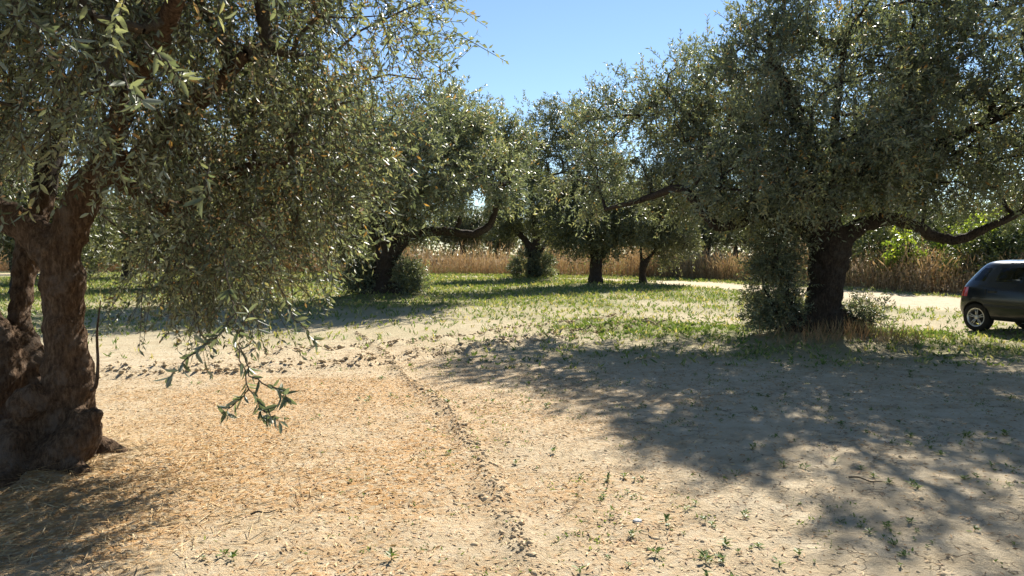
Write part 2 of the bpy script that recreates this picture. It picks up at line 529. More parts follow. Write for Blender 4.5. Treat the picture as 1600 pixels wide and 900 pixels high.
def branchwork(rng, roots, clumps, r_tip, sides=4):
    """join every clump to the nearest wood already there; wood thickens with what it carries"""
    nodes = [np.array(p, float) for p in roots]
    cost = [0.0] * len(nodes); par = [-1] * len(nodes)
    NR = np.array(nodes)
    order = np.argsort([np.min(np.linalg.norm(NR - c, axis=1)) for c in clumps])
    arr = np.zeros((len(nodes) + len(clumps) * 2, 3)); arr[:len(nodes)] = NR
    cst = np.zeros(len(arr)); n = len(nodes)
    for ci in order:
        c = clumps[ci]
        dd = np.linalg.norm(arr[:n] - c, axis=1) + .35 * cst[:n]
        k = int(np.argmin(dd))
        seg = np.linalg.norm(arr[k] - c)
        m = (arr[k] + c) / 2 + rng.normal(size=3) * .10 * seg + np.array([0, 0, .06 * seg])
        arr[n] = m; par.append(k); cst[n] = cst[k] + seg / 2; n += 1
        arr[n] = c; par.append(n - 1); cst[n] = cst[k] + seg; n += 1
    cnt = np.zeros(n)
    for i in range(n - 1, -1, -1):
        cnt[i] += .5
        if par[i] >= 0: cnt[par[i]] += cnt[i]
    mb = MB()
    for i in range(len(roots), n):
        if par[i] < 0: continue
        r1 = r_tip * math.sqrt(cnt[i]); r0 = min(r_tip * math.sqrt(cnt[par[i]]), r1 * 1.6)
        mb.tube([arr[par[i]], arr[i]], [r0, r1], sides, None, 0, False)
    return mb.mesh('branchwork')

def local(me, loc):
    me.transform(Matrix.Translation(-Vector(loc)))
    return me

def add_crown(tree, loc, rng, lobes, nclump, tw, lpt, leafL, leafW, mat, roots, clump_r=.32, tl=.36, droop=.7, r_tip=.008, lance=False, twigs=True, name='crown', cut=None):
    cl, out = sample_clumps(rng, lobes, nclump)
    if cut is not None:
        k = cut(cl); cl, out = cl[k], out[k]
    P, D, N, L, tint, A, B = twig_leaves(rng, cl, out, tw, lpt, clump_r, tl, leafL, droop)
    W = L * (leafW / leafL) * rng.uniform(.8, 1.2, len(L))
    ok = P[:, 2] > gh(P[:, 0], P[:, 1]) + .08
    near = ok & lance & (P[:, 1] < 4.3)            # the nearest leaves get a full lance shape
    rest = ok & ~near
    me = leaves_mesh(name, P[rest], D[rest], N[rest], L[rest], W[rest] * (1.25 if lance else 1), tint[rest], False)
    o = link(name, local(me, loc), mat, tree); tag(o, kind='stuff')
    if near.any():
        me = leaves_mesh(name, P[near], D[near], N[near], L[near], W[near], tint[near], True)
        tag(link(name, local(me, loc), mat, tree), kind='stuff')
    if roots is not None:
        link('branchwork', local(branchwork(rng, roots, cl, r_tip), loc), M_twig if lance else M_bark, tree)['kind'] = 'stuff'
    if twigs:
        keep = (np.minimum(A[:, 2], B[:, 2]) > .25) & (rng.random(len(A)) < (1 if lance else .22))
        link('twigwork', local(strips_mesh('twigwork', A[keep], B[keep], .0035 if lance else .006), loc), M_twig, tree)['kind'] = 'stuff'
    return cl

def W_(px, py, d):
    """photograph pixel at a chosen distance -> place in the scene (used to take measurements off the photograph)"""
    return ((px - 800) / FPX * d, d, CAM_H - (py - HOR) / FPX * d)

TEX = {}
def clouds(scale, depth=3):
    k = (scale, depth)
    if k not in TEX:
        t = bpy.data.textures.new('knots', 'CLOUDS'); t.noise_scale = scale; t.noise_depth = depth
        TEX[k] = t
    return TEX[k]

def wood(name, tubes, mat, tree, loc, voxel, gnarl, rng, sides=12):
    """stems melted together into one gnarled surface"""
    mb = MB()
    for pts, rad in tubes:
        p, r = smoothpath(pts, rad, 5)
        mb.tube(p, r, sides, rng, .10)
    o = link(name, local(mb.mesh(name), loc), mat, tree)
    m = o.modifiers.new('melt', 'REMESH'); m.mode = 'VOXEL'; m.voxel_size = voxel; m.use_smooth_shade = True
    s = o.modifiers.new('soften', 'SMOOTH'); s.factor = .5; s.iterations = 4
    for sc, st in gnarl:
        d = o.modifiers.new('gnarl', 'DISPLACE'); d.texture = clouds(sc); d.texture_coords = 'LOCAL'; d.strength = st; d.mid_level = .5
    return o

def limb(pts, rad, mat, tree, loc, rng, sides=10, name='limb'):
    p, r = smoothpath(pts, rad, 6)
    p = [np.array(q) + rng.normal(size=3) * rr * .10 for q, rr in zip(p, r)]
    mb = MB(); mb.tube(p, r, sides, rng, .09)
    link(name, local(mb.mesh(name), loc), mat, tree)
    return p

# ------------------------------------------------------------------ olive A: the near one with the forked brown trunk
def tree_a():
    rng = np.random.default_rng(11)
    x0, y0 = -3.72, 5.45
    z0 = gz(x0, y0)
    loc = (x0, y0, z0)
    t = empty('olive_tree', loc)
    tag(t, 'large near olive with forked brown trunk and swollen knobbly base', 'tree')
    def q(px, py, d=5.35): return W_(px, py, d)
    b = z0 - .12
    wood('trunk', [
        ([(-3.60, 5.40, b), q(100, 620), q(98, 540), q(96, 470), q(98, 420), q(92, 385)], [.27, .205, .155, .14, .145, .15]),
        ([q(92, 400), q(62, 372), q(25, 345), q(-25, 318)], [.15, .135, .12, .11]),
        ([q(95, 400), q(118, 345), q(140, 300), q(165, 268), q(195, 262)], [.14, .125, .125, .115, .09]),
        ([q(128, 310), q(126, 284)], [.085, .065]),
        # second and third stems behind
        ([(-3.95, 5.75, b), q(45, 580, 5.75), q(26, 500, 5.8), q(38, 430, 5.9), q(52, 360, 6.0), q(75, 300, 6.1)], [.28, .15, .09, .095, .10, .095]),
        ([(-4.15, 5.55, b), q(-5, 560, 5.55), q(-25, 490, 5.6), q(-50, 420, 5.7), q(-80, 340, 5.8)], [.30, .16, .11, .11, .11]),
        # burls
        ([(-4.1, 5.25, b), (-4.1, 5.2, .38)], [.28, .17]),
        ([(-3.55, 5.18, b), q(118, 680, 5.2), q(126, 640, 5.25)], [.22, .16, .10]),
        ([q(20, 640, 5.12), q(58, 622, 5.12)], [.12, .11]),
        ([q(132, 665, 5.2), q(148, 640, 5.2)], [.085, .06]),
        ([(-3.85, 5.25, b), (-3.85, 5.3, .3)], [.36, .24]),
        ([(-3.05, 5.0, b + .02), (-3.3, 5.15, .10), (-3.5, 5.3, .38)], [.08, .10, .12]), ([(-3.45, 4.72, b), (-3.55, 4.95, .10), (-3.65, 5.15, .35)], [.09, .12, .14]), ([(-3.1, 5.6, b), (-3.35, 5.5, .12), (-3.55, 5.4, .4)], [.08, .11, .12]),
    ], M_bark_near, t, loc, .02, [(.30, .08), (.12, .04), (.05, .02)], rng)
    roots = []
    roots += limb([q(192, 262), q(230, 240), q(275, 200, 5.2), q(330, 150, 5.1), q(390, 90, 5.0)], [.10, .08, .07, .06, .04], M_bark_near, t, loc, rng)
    roots += limb([q(168, 270), q(215, 300, 5.5), q(258, 325, 5.6), q(300, 318, 5.7), q(370, 270, 5.7), q(460, 250, 5.6)], [.075, .065, .06, .06, .045, .03], M_bark_near, t, loc, rng)
    roots += limb([q(160, 270), q(180, 215, 5.2), q(215, 150, 4.7), q(255, 70, 4.2), q(300, -30, 3.8)], [.09, .08, .07, .06, .04], M_bark_near, t, loc, rng)
    roots += limb([q(-20, 320), q(-80, 270, 5.2), q(-150, 200, 5.0), q(-200, 100, 4.8)], [.11, .09, .07, .05], M_bark_near, t, loc, rng)
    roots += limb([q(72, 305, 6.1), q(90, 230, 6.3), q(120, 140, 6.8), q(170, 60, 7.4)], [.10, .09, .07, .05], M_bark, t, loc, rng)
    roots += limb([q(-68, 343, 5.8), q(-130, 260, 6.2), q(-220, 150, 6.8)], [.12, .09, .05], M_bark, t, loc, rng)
    lobes = [((-3.5, 5.3, 3.9), (2.2, 2.2, 1.5)), ((-2.0, 5.0, 3.45), (1.55, 1.8, 1.55)), ((-2.5, 3.5, 3.35), (1.6, 1.3, 1.15)),
             ((-2.05, 5.75, 2.10), (1.1, 1.2, .85)), ((-4.6, 7.4, 3.6), (2.2, 2.0, 1.5)), ((-5.4, 4.8, 3.5), (1.8, 1.9, 1.3)), ((-2.6, 5.2, 4.9), (2.0, 1.9, 1.2)),
             ((-1.5, 6.2, 2.6), (1.0, 1.2, 1.1)), ((-2.65, 6.2, 1.9), (.85, .9, .55)), ((-1.95, 5.6, 1.75), (.7, .8, .45))]
    def cut(c):
        px = 800 + FPX * c[:, 0] / np.maximum(c[:, 1], .3); py = HOR - FPX * (c[:, 2] - 1.6) / np.maximum(c[:, 1], .3)
        return ~((px < 255) & (py > 215) & (c[:, 1] < 6.3)) & ~((px < 190) & (py > 268) & (c[:, 1] < 6.6)) & (c[:, 1] > 1.7) & (px < 735 - np.maximum(py - 110, 0) * .95)
    add_crown(t, loc, rng, lobes, 780, 15, 18, .060, .0160, M_olive, [p for p in roots], .28, .42, .9, .006, True, True, cut=cut)
    # dried blossom crumbs on the twigs
    cl, out = sample_clumps(rng, lobes, 2500)
    k = cut(cl); cl, out = cl[k], out[k]
    n = len(cl) * 9
    P = np.repeat(cl, 9, 0) + rng.normal(size=(n, 3)) * .05
    P = P + np.repeat(rng.normal(size=(len(cl), 3)) * .2, 9, 0)
    me = leaves_mesh('blossom', P, rng.normal(size=(n, 3)), rng.normal(size=(n, 3)), rng.uniform(.014, .032, n), rng.uniform(.009, .017, n), rng.uniform(.3, .7, n), False)
    tag(link('blossom', local(me, loc), M_litter, t), 'small dried orange-brown blossom clusters', kind='stuff')
    # the twigs hanging lowest and nearest, leaf by leaf
    lm = leaves_mesh('leaf', np.zeros((1, 3)), np.array([[1., 0, 0]]), np.array([[0, 0, 1.]]), np.array([.068]), np.array([.0185]), np.array([.3]), True)
    lm.materials.append(M_olive)
    lm2 = lm.copy(); lm2.attributes['tint'].data.foreach_set('value', np.full(6, .55, np.float32))
    def spray(pts, nleaf, bright=.25, size=1.0):
        p, r = smoothpath(pts, [.0035] * (len(pts) - 1) + [.0012], 6)
        p = [np.array(v) + rng.normal(size=3) * .008 * min(i, 8) / 8 for i, v in enumerate(p)]
        mb = MB(); mb.tube(p, r, 5)
        tw = link('twig', local(mb.mesh('twig'), loc), M_twig, t)
        tw['label'] = 'thin leafy twig hanging from the crown'
        P = np.array(p)
        for i in range(nleaf):
            f = (1 - (1 - (i // 2 * 2 + 1.5) / (nleaf + 2)) ** 1.5) * (len(P) - 1.01)
            f = min(max(f, (len(P) - 1) * .22), len(P) - 1.02)
            a = int(f); pos = P[a] + (P[a + 1] - P[a]) * (f - a)
            T = Vector(P[a + 1] - P[a]).normalized()
            ax = T.cross(Vector((0, 0, 1)) if abs(T.z) < .9 else Vector((1, 0, 0))).normalized()
            ax = Matrix.Rotation((i // 2 % 2) * 1.57 + (i % 2) * math.pi + rng.normal() * .6, 3, T) @ ax
            D = (T * rng.uniform(.6, 1.0) + ax * rng.uniform(.3, 1.3) + Vector((0, 0, -.25 * rng.random()))).normalized()
            N = (T * .7 - ax * .5 + Vector((0, 0, .5)) + Vector(rng.normal(size=3) * .25))
            Sd = D.cross(N).normalized(); N = Sd.cross(D)
            s = size * rng.uniform(.65, 1.3)
            lf = link('leaf', lm2 if rng.random() < bright else lm, None, tw)
            lf.matrix_local = Matrix.Translation(Vector(pos) - Vector(loc)) @ Matrix((D, Sd * -1, N)).transposed().to_4x4() @ Matrix.Diagonal((s, s, s, 1))
    def Q(px, py, d): return W_(px, py, d)
    spray([Q(350, 400, 3.7), Q(358, 450, 3.55), Q(368, 500, 3.45), Q(372, 560, 3.4), Q(390, 620, 3.38), Q(408, 655, 3.36)], 44)
    spray([Q(366, 490, 3.46), Q(345, 515, 3.4), Q(310, 545, 3.35), Q(262, 590, 3.3)], 40)
    spray([Q(371, 540, 3.4), Q(395, 590, 3.36), Q(430, 612, 3.34), Q(446, 625, 3.33)], 24)
    spray([Q(385, 610, 3.38), Q(368, 630, 3.36), Q(348, 655, 3.34)], 16)
    spray([Q(372, 520, 3.42), Q(392, 490, 3.45), Q(408, 548, 3.44)], 10)
    spray([Q(430, 430, 3.9), Q(450, 480, 3.85), Q(470, 510, 3.8), Q(492, 535, 3.8)], 18, .5)
    spray([Q(400, 640, 3.37), Q(415, 648, 3.36), Q(434, 662, 3.35)], 10)
    spray([Q(235, 70, 2.25), Q(255, 95, 2.15), Q(275, 112, 2.08), Q(290, 128, 2.04)], 18, .8, .85)
    spray([Q(200, 120, 2.3), Q(212, 148, 2.2), Q(228, 162, 2.15)], 12, .6)
    spray([Q(505, 400, 4.4), Q(520, 430, 4.4), Q(515, 470, 4.4)], 16, .9)
    spray([Q(60, 40, 2.5), Q(95, 60, 2.45), Q(135, 70, 2.4)], 12, .2, .9)
    spray([Q(330, 260, 3.0), Q(322, 290, 2.95), Q(318, 318, 2.9)], 12, .5)
    # young shoot at the foot of the trunk
    base = (q(147, 606, 5.2))
    mb = MB(); p, r = smoothpath([q(138, 612, 5.22), q(145, 604, 5.2), q(149, 570, 5.2), q(149, 520, 5.2), q(156, 470, 5.2)], [.014, .014, .011, .009, .004], 5)
    mb.tube(p, r, 6)
    link('sucker_shoot', local(mb.mesh('sucker_shoot'), loc), M_bark_near, t)
    return t
tree_a()

# ------------------------------------------------------------------ olive E: the broad one by the car
def tree_e():
    rng = np.random.default_rng(23)
    x0, y0 = 5.9, 13.4
    z0 = gz(x0, y0)
    loc = (x0, y0, z0)
    t = empty('olive_tree', loc)
    tag(t, 'broad dark olive with arching limb, standing on a mound near the parked car', 'tree')
    q = lambda px, py, d=13.4: W_(px, py, d)
    b = z0 - .15
    wood('trunk', [
        ([(5.9, 13.4, b), q(1287, 505), q(1290, 450), q(1293, 400), q(1290, 365), q(1280, 330)], [.62, .40, .33, .33, .30, .22]),
        ([q(1300, 430), q(1312, 390), q(1330, 362), q(1360, 346)], [.22, .20, .17, .15]),
        ([q(1285, 390), q(1262, 355), q(1235, 338)], [.22, .17, .13]),
        ([(5.4, 13.3, b), (5.7, 13.4, .55)], [.28, .15]), ([(6.45, 13.2, b), (6.05, 13.35, .6)], [.26, .15]), ([(6.0, 12.95, b), (5.95, 13.25, .6)], [.26, .15]),
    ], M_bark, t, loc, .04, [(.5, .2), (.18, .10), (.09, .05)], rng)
    roots = []
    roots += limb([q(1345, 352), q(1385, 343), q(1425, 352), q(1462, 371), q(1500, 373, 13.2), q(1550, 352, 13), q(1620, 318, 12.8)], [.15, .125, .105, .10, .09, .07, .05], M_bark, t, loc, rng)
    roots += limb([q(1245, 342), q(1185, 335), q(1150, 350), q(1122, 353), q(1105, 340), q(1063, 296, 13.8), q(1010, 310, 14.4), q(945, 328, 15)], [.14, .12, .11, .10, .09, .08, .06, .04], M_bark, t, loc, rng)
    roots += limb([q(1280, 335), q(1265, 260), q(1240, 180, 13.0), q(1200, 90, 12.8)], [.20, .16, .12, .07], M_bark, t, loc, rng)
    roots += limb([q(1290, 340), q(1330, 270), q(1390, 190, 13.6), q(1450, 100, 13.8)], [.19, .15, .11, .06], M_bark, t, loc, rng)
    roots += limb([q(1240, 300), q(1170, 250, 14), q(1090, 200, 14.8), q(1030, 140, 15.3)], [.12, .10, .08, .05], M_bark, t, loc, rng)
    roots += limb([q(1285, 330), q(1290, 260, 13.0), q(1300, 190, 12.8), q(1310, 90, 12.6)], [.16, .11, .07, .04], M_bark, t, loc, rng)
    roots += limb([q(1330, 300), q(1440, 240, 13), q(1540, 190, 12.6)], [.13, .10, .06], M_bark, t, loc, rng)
    A = lambda px, py, d, r: (q(px, py, d), r)
    lobes = [A(1290, 150, 13.4, (2.9, 2.6, 2.1)), A(1540, 190, 13.0, (2.5, 2.4, 2.0)), A(1130, 210, 13.6, (1.55, 1.9, 1.6)), A(1000, 230, 15.5, (1.35, 1.5, 1.6)),
             A(1040, 150, 15.3, (1.0, 1.1, 1.2)), A(920, 230, 16.0, (1.05, 1.1, 1.35)), A(1340, -20, 12.8, (2.9, 2.4, 1.6)), A(1180, 110, 13.6, (1.2, 1.4, 1.2)),
             A(1290, 270, 13.2, (2.3, 1.9, .85)), A(1100, 300, 14.2, (1.3, 1.3, .9)), A(1480, 300, 13.0, (2.0, 1.7, .7)), A(1600, 60, 12.6, (2.3, 2.2, 1.9)), A(1240, 290, 12.2, (1.6, 1.0, .7)), A(1380, 285, 12.0, (1.8, 1.0, .65)), A(1290, 215, 11.8, (2.2, 1.2, 1.0)), A(1180, 290, 13.6, (1.3, 1.2, .75)), A(1440, 200, 12.4, (1.8, 1.4, 1.2)), ((6.0, 16.3, 4.3), (3.0, 1.9, 1.5)), ((9.2, 15.6, 4.2), (2.4, 2.0, 1.4))]
    kx, ky = S.x / S.z, S.y / S.z
    def shade_ok(c):
        sx = c[:, 0] - c[:, 2] * kx; sy = c[:, 1] - c[:, 2] * ky
        return sx > np.interp(sy, [3.6, 4.5, 6.1, 8.2, 9.3], [2.35, 2.0, 1.45, .3, -1.2])
    cut = lambda c: shade_ok(c) & (c[:, 2] > np.interp(c[:, 0] / c[:, 1], [.2, .3, .36, .42, .47, .55, .68, .8], [2.0, 2.1, 2.45, 2.5, 2.6, 2.62, 2.5, 2.3]))
    add_crown(t, loc, rng, lobes, 1120, 16, 12, .100, .032, M_olive, roots, .29, .42, .6, .009, False, True, cut=cut)
    # shoots at its foot
    sl = [((4.95, 13.45, 1.0), (.40, .42, .85)), ((5.0, 13.4, .45), (.48, .42, .4)), ((6.65, 13.3, .40), (.28, .3, .3)), ((5.0, 13.3, 1.75), (.42, .4, .5))]
    add_crown(t, loc, rng, sl, 190, 13, 12, .065, .024, M_olive, [(5.3, 13.3, .2), (5.5, 13.3, .4), (6.4, 13.3, .3)], .18, .32, 0, .007, False, True, name='sucker_shoots')
    return t
tree_e()

# ------------------------------------------------------------------ the olives further off
def mid_olive(seed, x, y, stems, limbs_, lobes, label, nclump, tw, lpt, leaf, group=None, suckers=None, voxel=.07, mat=None, tl=.5, cr=.42, bark=None):
    rng = np.random.default_rng(seed)
    z = gz(x, y); loc = (x, y, z)
    t = empty('olive_tree', loc)
    tag(t, label, 'tree', group)
    wood('trunk', stems(z - .2), bark or M_bark, t, loc, voxel, [(.6, .14), (.2, .06)], rng, 10)
    roots = []
    for pts, rad in limbs_:
        roots += limb(pts, rad, M_bark, t, loc, rng, 8)
    if not roots: roots = [stems(0)[0][0][-1]]
    add_crown(t, loc, rng, lobes, nclump, tw, lpt, leaf[0], leaf[1], mat or M_olive_far, roots, cr, tl, .5, .014, False, False)
    if suckers:
        add_crown(t, loc, rng, suckers, 150, 12, 10, leaf[0] * .8, leaf[1] * .8, M_olive, None, .22, .35, 0, .01, False, False, name='sucker_shoots')
    return t

q = lambda px, py, d: W_(px, py, d)
# olive B, with the limb that sweeps out and up
B = 26.4
mid_olive(31, -4.8, B, lambda b: [([(-4.8, B, b), q(600, 440, B), q(602, 400, B), q(600, 372, B)], [.85, .50, .42, .36]),
                                  ([q(606, 415, B), q(622, 385, B), q(640, 368, B)], [.30, .26, .22]), ([(-5.5, B - .2, b), (-4.95, B, .9)], [.4, .2]), ([(-4.1, B - .3, b), (-4.7, B, .9)], [.4, .2])],
          [([q(632, 372, B), q(670, 362, B), q(705, 362, B), q(740, 366, B), q(765, 350, B), q(776, 322, B), q(781, 285, B), q(786, 245, B)], [.22, .18, .16, .15, .13, .11, .07, .03]),
           ([q(712, 364, B), q(722, 330, B), q(725, 280, B)], [.10, .08, .05]),
           ([q(600, 380, B), q(590, 310, B), q(600, 230, B)], [.32, .22, .1]), ([q(612, 380, B), q(650, 310, B), q(680, 230, B)], [.24, .18, .08]), ([q(595, 375, B), q(550, 320, B), q(500, 260, B)], [.25, .18, .08])],
          [(q(640, 250, B), (2.7, 2.8, 2.3)), (q(782, 255, B), (1.1, 1.2, 1.6)), (q(788, 215, B), (.9, 1.0, 1.0)), (q(770, 285, B), (.9, 1.0, .9)), (q(745, 250, B), (1.2, 1.2, 1.3)), (q(800, 260, B), (.7, .9, 1.2)), (q(530, 260, B), (2.8, 2.8, 2.4)), (q(700, 205, B), (1.5, 1.6, 1.3)), (q(600, 330, B), (2.6, 2.4, .8)), ((-8.3, 23.8, 4.1), (2.6, 2.6, 1.9)), ((-5.6, 22.6, 5.0), (2.5, 2.3, 1.7)), ((-3.3, 23.2, 5.2), (2.0, 2.0, 1.5)), ((-1.9, 24.0, 5.6), (1.2, 1.3, 1.0)), ((-.7, 22.9, 4.0), (1.2, 1.3, .9)), ((-2.3, 21.9, 4.3), (1.5, 1.4, 1.1)), ((-4.2, 21.4, 4.4), (1.8, 1.5, 1.2)), (q(690, 260, B), (1.6, 1.8, 1.5))],
          'old olive with a thick flared trunk and one limb sweeping sideways then upward', 740, 14, 11, (.155, .053),
          suckers=[(q(566, 432, B), (.55, .5, .7)), (q(640, 432, B - .3), (.42, .45, .55))], mat=M_olive)
# olive C, with the dense bush round its foot
C = 45.0
mid_olive(32, 1.4, C, lambda b: [([(1.4, C, b), q(832, 400, C), q(822, 378, C), q(808, 362, C)], [.5, .32, .22, .16]), ([q(834, 405, C), q(838, 375, C), q(835, 352, C)], [.25, .2, .15]), ([q(836, 405, C), q(850, 382, C), q(862, 366, C)], [.22, .17, .12])],
          [([q(808, 364, C), q(795, 340, C), q(790, 310, C)], [.16, .12, .07]), ([q(836, 355, C), q(830, 320, C), q(835, 290, C)], [.15, .12, .07]), ([q(861, 368, C), q(872, 340, C), q(880, 310, C)], [.12, .1, .06])],
          [(q(826, 318, C), (2.5, 2.5, 2.0)), (q(790, 340, C), (1.2, 1.3, 1.3)), (q(868, 335, C), (1.5, 1.5, 1.6)), (q(815, 265, C), (1.3, 1.3, 1.4))],
          'pale olive with several splayed stems and a dense dark bush round its foot', 330, 14, 10, (.17, .06),
          suckers=[(q(820, 420, C), (.95, .9, 1.0)), (q(846, 420, C), (.85, .9, .95))])
# olive D
D = 36.0
mid_olive(33, 4.2, D, lambda b: [([(4.2, D, b), q(931, 430, D), q(931, 405, D), q(928, 385, D)], [.48, .34, .32, .28]), ([q(934, 405, D), q(945, 392, D), q(958, 378, D)], [.2, .18, .14])],
          [([q(928, 388, D), q(915, 340, D), q(905, 270, D)], [.26, .18, .08]), ([q(957, 380, D), q(975, 345, D), q(985, 300, D)], [.14, .11, .06]), ([q(930, 386, D), q(935, 330, D), q(925, 250, D)], [.2, .15, .07])],
          [(q(925, 310, D), (2.3, 2.5, 2.4)), (q(890, 265, D), (1.5, 1.6, 2.0)), (q(842, 212, D), (1.0, 1.1, 1.6)), (q(885, 200, D), (1.3, 1.3, 1.4)), (q(970, 340, D), (1.5, 1.6, 1.6)), (q(885, 355, D), (1.2, 1.2, 1.2)), (q(935, 372, D - .6), (2.3, 1.8, .8))],
          'olive with a stout dark straight trunk, its base in long dry grass', 480, 13, 10, (.16, .055))
# slim olive beside it
D2 = 37.8
mid_olive(34, 7.0, D2, lambda b: [([(7.0, D2, b), q(1004, 430, D2), q(1005, 418, D2), q(1012, 405, D2), q(1020, 395, D2)], [.30, .19, .17, .14, .11]), ([q(1004, 420, D2), q(1002, 400, D2), q(1000, 380, D2)], [.14, .11, .09])],
          [([q(1020, 397, D2), q(1035, 370, D2), q(1050, 340, D2)], [.11, .09, .05]), ([q(1000, 382, D2), q(1000, 350, D2), q(1010, 310, D2)], [.09, .08, .05])],
          [(q(1015, 350, D2), (1.9, 1.9, 1.35)), (q(1050, 350, D2), (1.5, 1.5, 1.5)), (q(1040, 310, D2), (1.6, 1.6, 1.4)), (q(1045, 388, D2 - .5), (1.1, 1.1, .8))],
          'small slim olive whose short trunk forks low beside the dirt track', 260, 13, 10, (.16, .055))
# olive G: stands outside the frame on the right, its crown reaches in and shades the soil
rngG = np.random.default_rng(35)
gx, gy = 9.2, 7.4
gzz = gz(gx, gy)
tg = empty('olive_tree', (gx, gy, gzz))
tag(tg, 'olive crown reaching in overhead in front of the broad dark olive', 'tree')
wood('trunk', [([(gx, gy, gzz - .2), (gx, gy, .6), (gx - .1, gy, 1.4), (gx - .2, gy, 2.0)], [.5, .32, .28, .26])], M_bark, tg, (gx, gy, gzz), .05, [(.5, .12)], rngG)
rG = limb([(gx - .2, gy, 1.9), (8.3, 7.4, 2.9), (7.3, 7.4, 3.8), (6.3, 7.5, 4.6)], [.2, .16, .12, .06], M_bark, tg, (gx, gy, gzz), rngG)
rG += limb([(gx - .1, gy, 1.9), (9.2, 7.9, 3.2), (9.0, 8.6, 4.6)], [.18, .14, .06], M_bark, tg, (gx, gy, gzz), rngG)
rG += limb([(gx - .1, gy, 1.9), (9.1, 6.8, 3.2), (8.3, 5.8, 4.5)], [.18, .14, .06], M_bark, tg, (gx, gy, gzz), rngG)
add_crown(tg, (gx, gy, gzz), rngG, [((7.6, 7.5, 4.9), (2.3, 2.3, 1.1)), ((9.2, 7.4, 4.6), (2.4, 2.6, 1.5)), ((6.6, 7.3, 5.1), (1.6, 1.8, .8)), ((8.3, 5.6, 4.8), (2.2, 1.6, 1.1))], 300, 15, 12, .09, .03, M_olive, rG, .36, .42, .5, .009, False, True)

# far rows: two built, the rest copies
def far_olive(seed, label, rx, h):
    rng = np.random.default_rng(seed)
    t = empty('olive_tree', (0, 0, 0))
    tag(t, label, 'tree', 'olives in the far rows')
    wood('trunk', [([(0, 0, -.25), (.05, 0, .7), (-.05, .05, 1.5), (.05, 0, 2.0)], [.42, .27, .22, .2])], M_bark, t, (0, 0, 0), .07, [(.5, .12)], rng, 8)
    roots = []
    for k in range(4):
        a = k * 1.57 + rng.uniform(0, 1)
        roots += limb([(0, 0, 1.7), (math.cos(a) * .8, math.sin(a) * .8, 2.6), (math.cos(a) * 1.7, math.sin(a) * 1.7, 3.7)], [.16, .12, .06], M_bark, t, (0, 0, 0), rng, 6)
    lobes = [((0, 0, h * .62), (rx * .7, rx * .7, h * .3))]
    for k in range(7):
        a = k * .9 + rng.uniform(0, .6); r = rx * rng.uniform(.45, .75)
        lobes.append(((math.cos(a) * r, math.sin(a) * r, h * rng.uniform(.42, .8)), (rx * .42, rx * .42, h * .2)))
    add_crown(t, (0, 0, 0), rng, lobes, 330, 13, 10, .18, .065, M_olive_far, roots, .45, .5, .5, .014, False, False)
    return t
fa = far_olive(51, '', 3.4, 5.6)
fb = far_olive(52, '', 3.0, 5.0)
def copy_tree(o, parent=None):
    c = o.copy(); COL.objects.link(c); c.parent = parent
    for ch in list(o.children): copy_tree(ch, c)
    return c
FAR = [(fa, -15.2, 34.5, .3, 1.0, 'leafy olive behind the hanging twigs, left of the flared old trunk'), (fb, -36.5, 62, 1.2, 1.1, None), (fb, -25.5, 47, 2.2, 1.1, None), (fa, -10.5, 47, 4.1, 1.0, None),
       (fb, -56, 74, .5, 1.1, None), (fa, -45, 52, 3.0, 1.1, None), (fa, -22, 66, 5.0, 1.1, None), (fb, -24.5, 39, 5.5, 1.05, None), (fa, -19.5, 28, 2.0, 1.05, None),
       (fb, 14.0, 51, 3.7, .95, 'thin-trunked olive rising out of the tall dry grass'), (fa, 22, 55, 1.9, 1.1, 'olive behind the dry grass beyond the broad dark olive'), (fb, -5, 72, .8, 1.1, None), (fb, 17.5, 64, 2.8, 1.15, 'far olive beyond the dry grass in the gap left of the broad dark olive'), (fa, 30, 58, .2, 1.2, 'far olive beyond the thicket, behind the arching limb'), (fb, 34, 44, 4.4, 1.15, 'far olive behind the thicket above the parked car')]
for k, (x, y) in enumerate([(-30, 88), (-21, 92), (-13, 86), (-2, 95), (5, 90), (11, 84), (19, 92), (27, 86), (36, 80), (44, 70), (-40, 84)]):
    FAR.append(((fa, fb)[k % 2], x, y, k * 1.7, 1.0 + .12 * (k % 3), 'far olive on the skyline beyond the field of tall dry grass'))
used = set()
for src, x, y, rz, s, lab in FAR:
    o = src if src not in used else copy_tree(src)
    used.add(src)
    o.location = (x, y, gz(x, y)); o.rotation_euler = (0, 0, rz); o.scale = (s, s, s)
    o['label'] = lab or 'distant olive in the rows seen beneath the near crown'
    if lab and 'skyline' in lab: o['group'] = 'olives on the skyline beyond the field'
    elif lab:
        if 'group' in o: del o['group']
    else: o['group'] = 'olives in the far rows'

# shrubs behind the weeds on the right
def shrub(seed, x, y, h, r, mat, label, leaf, n, name='shrub', cat='shrub', group=None):
    rng = np.random.default_rng(seed)
    z = gz(x, y)
    t = empty(name, (x, y, z)); tag(t, label, cat, group)
    lobes = [((x + rng.uniform(-.5, .5) * r, y + rng.uniform(-.5, .5) * r, z + h * f), (r * .7, r * .7, h * .3)) for f in (.3, .5, .62, .7, .4)]
    mb = MB()
    for k in range(5):
        a = k * 1.3
        mb.tube([(x + .1 * math.cos(a), y + .1 * math.sin(a), z - .1), (x + .3 * r * math.cos(a), y + .3 * r * math.sin(a), z + h * .3), (x + .6 * r * math.cos(a), y + .6 * r * math.sin(a), z + h * .6)], [.05, .04, .02], 5)
    link('stem', local(mb.mesh('stem'), (x, y, z)), M_bark, t)
    add_crown(t, (x, y, z), rng, lobes, n, 12, 9, leaf[0], leaf[1], mat, None, .4, .45, .2, .01, False, False, name='foliage')
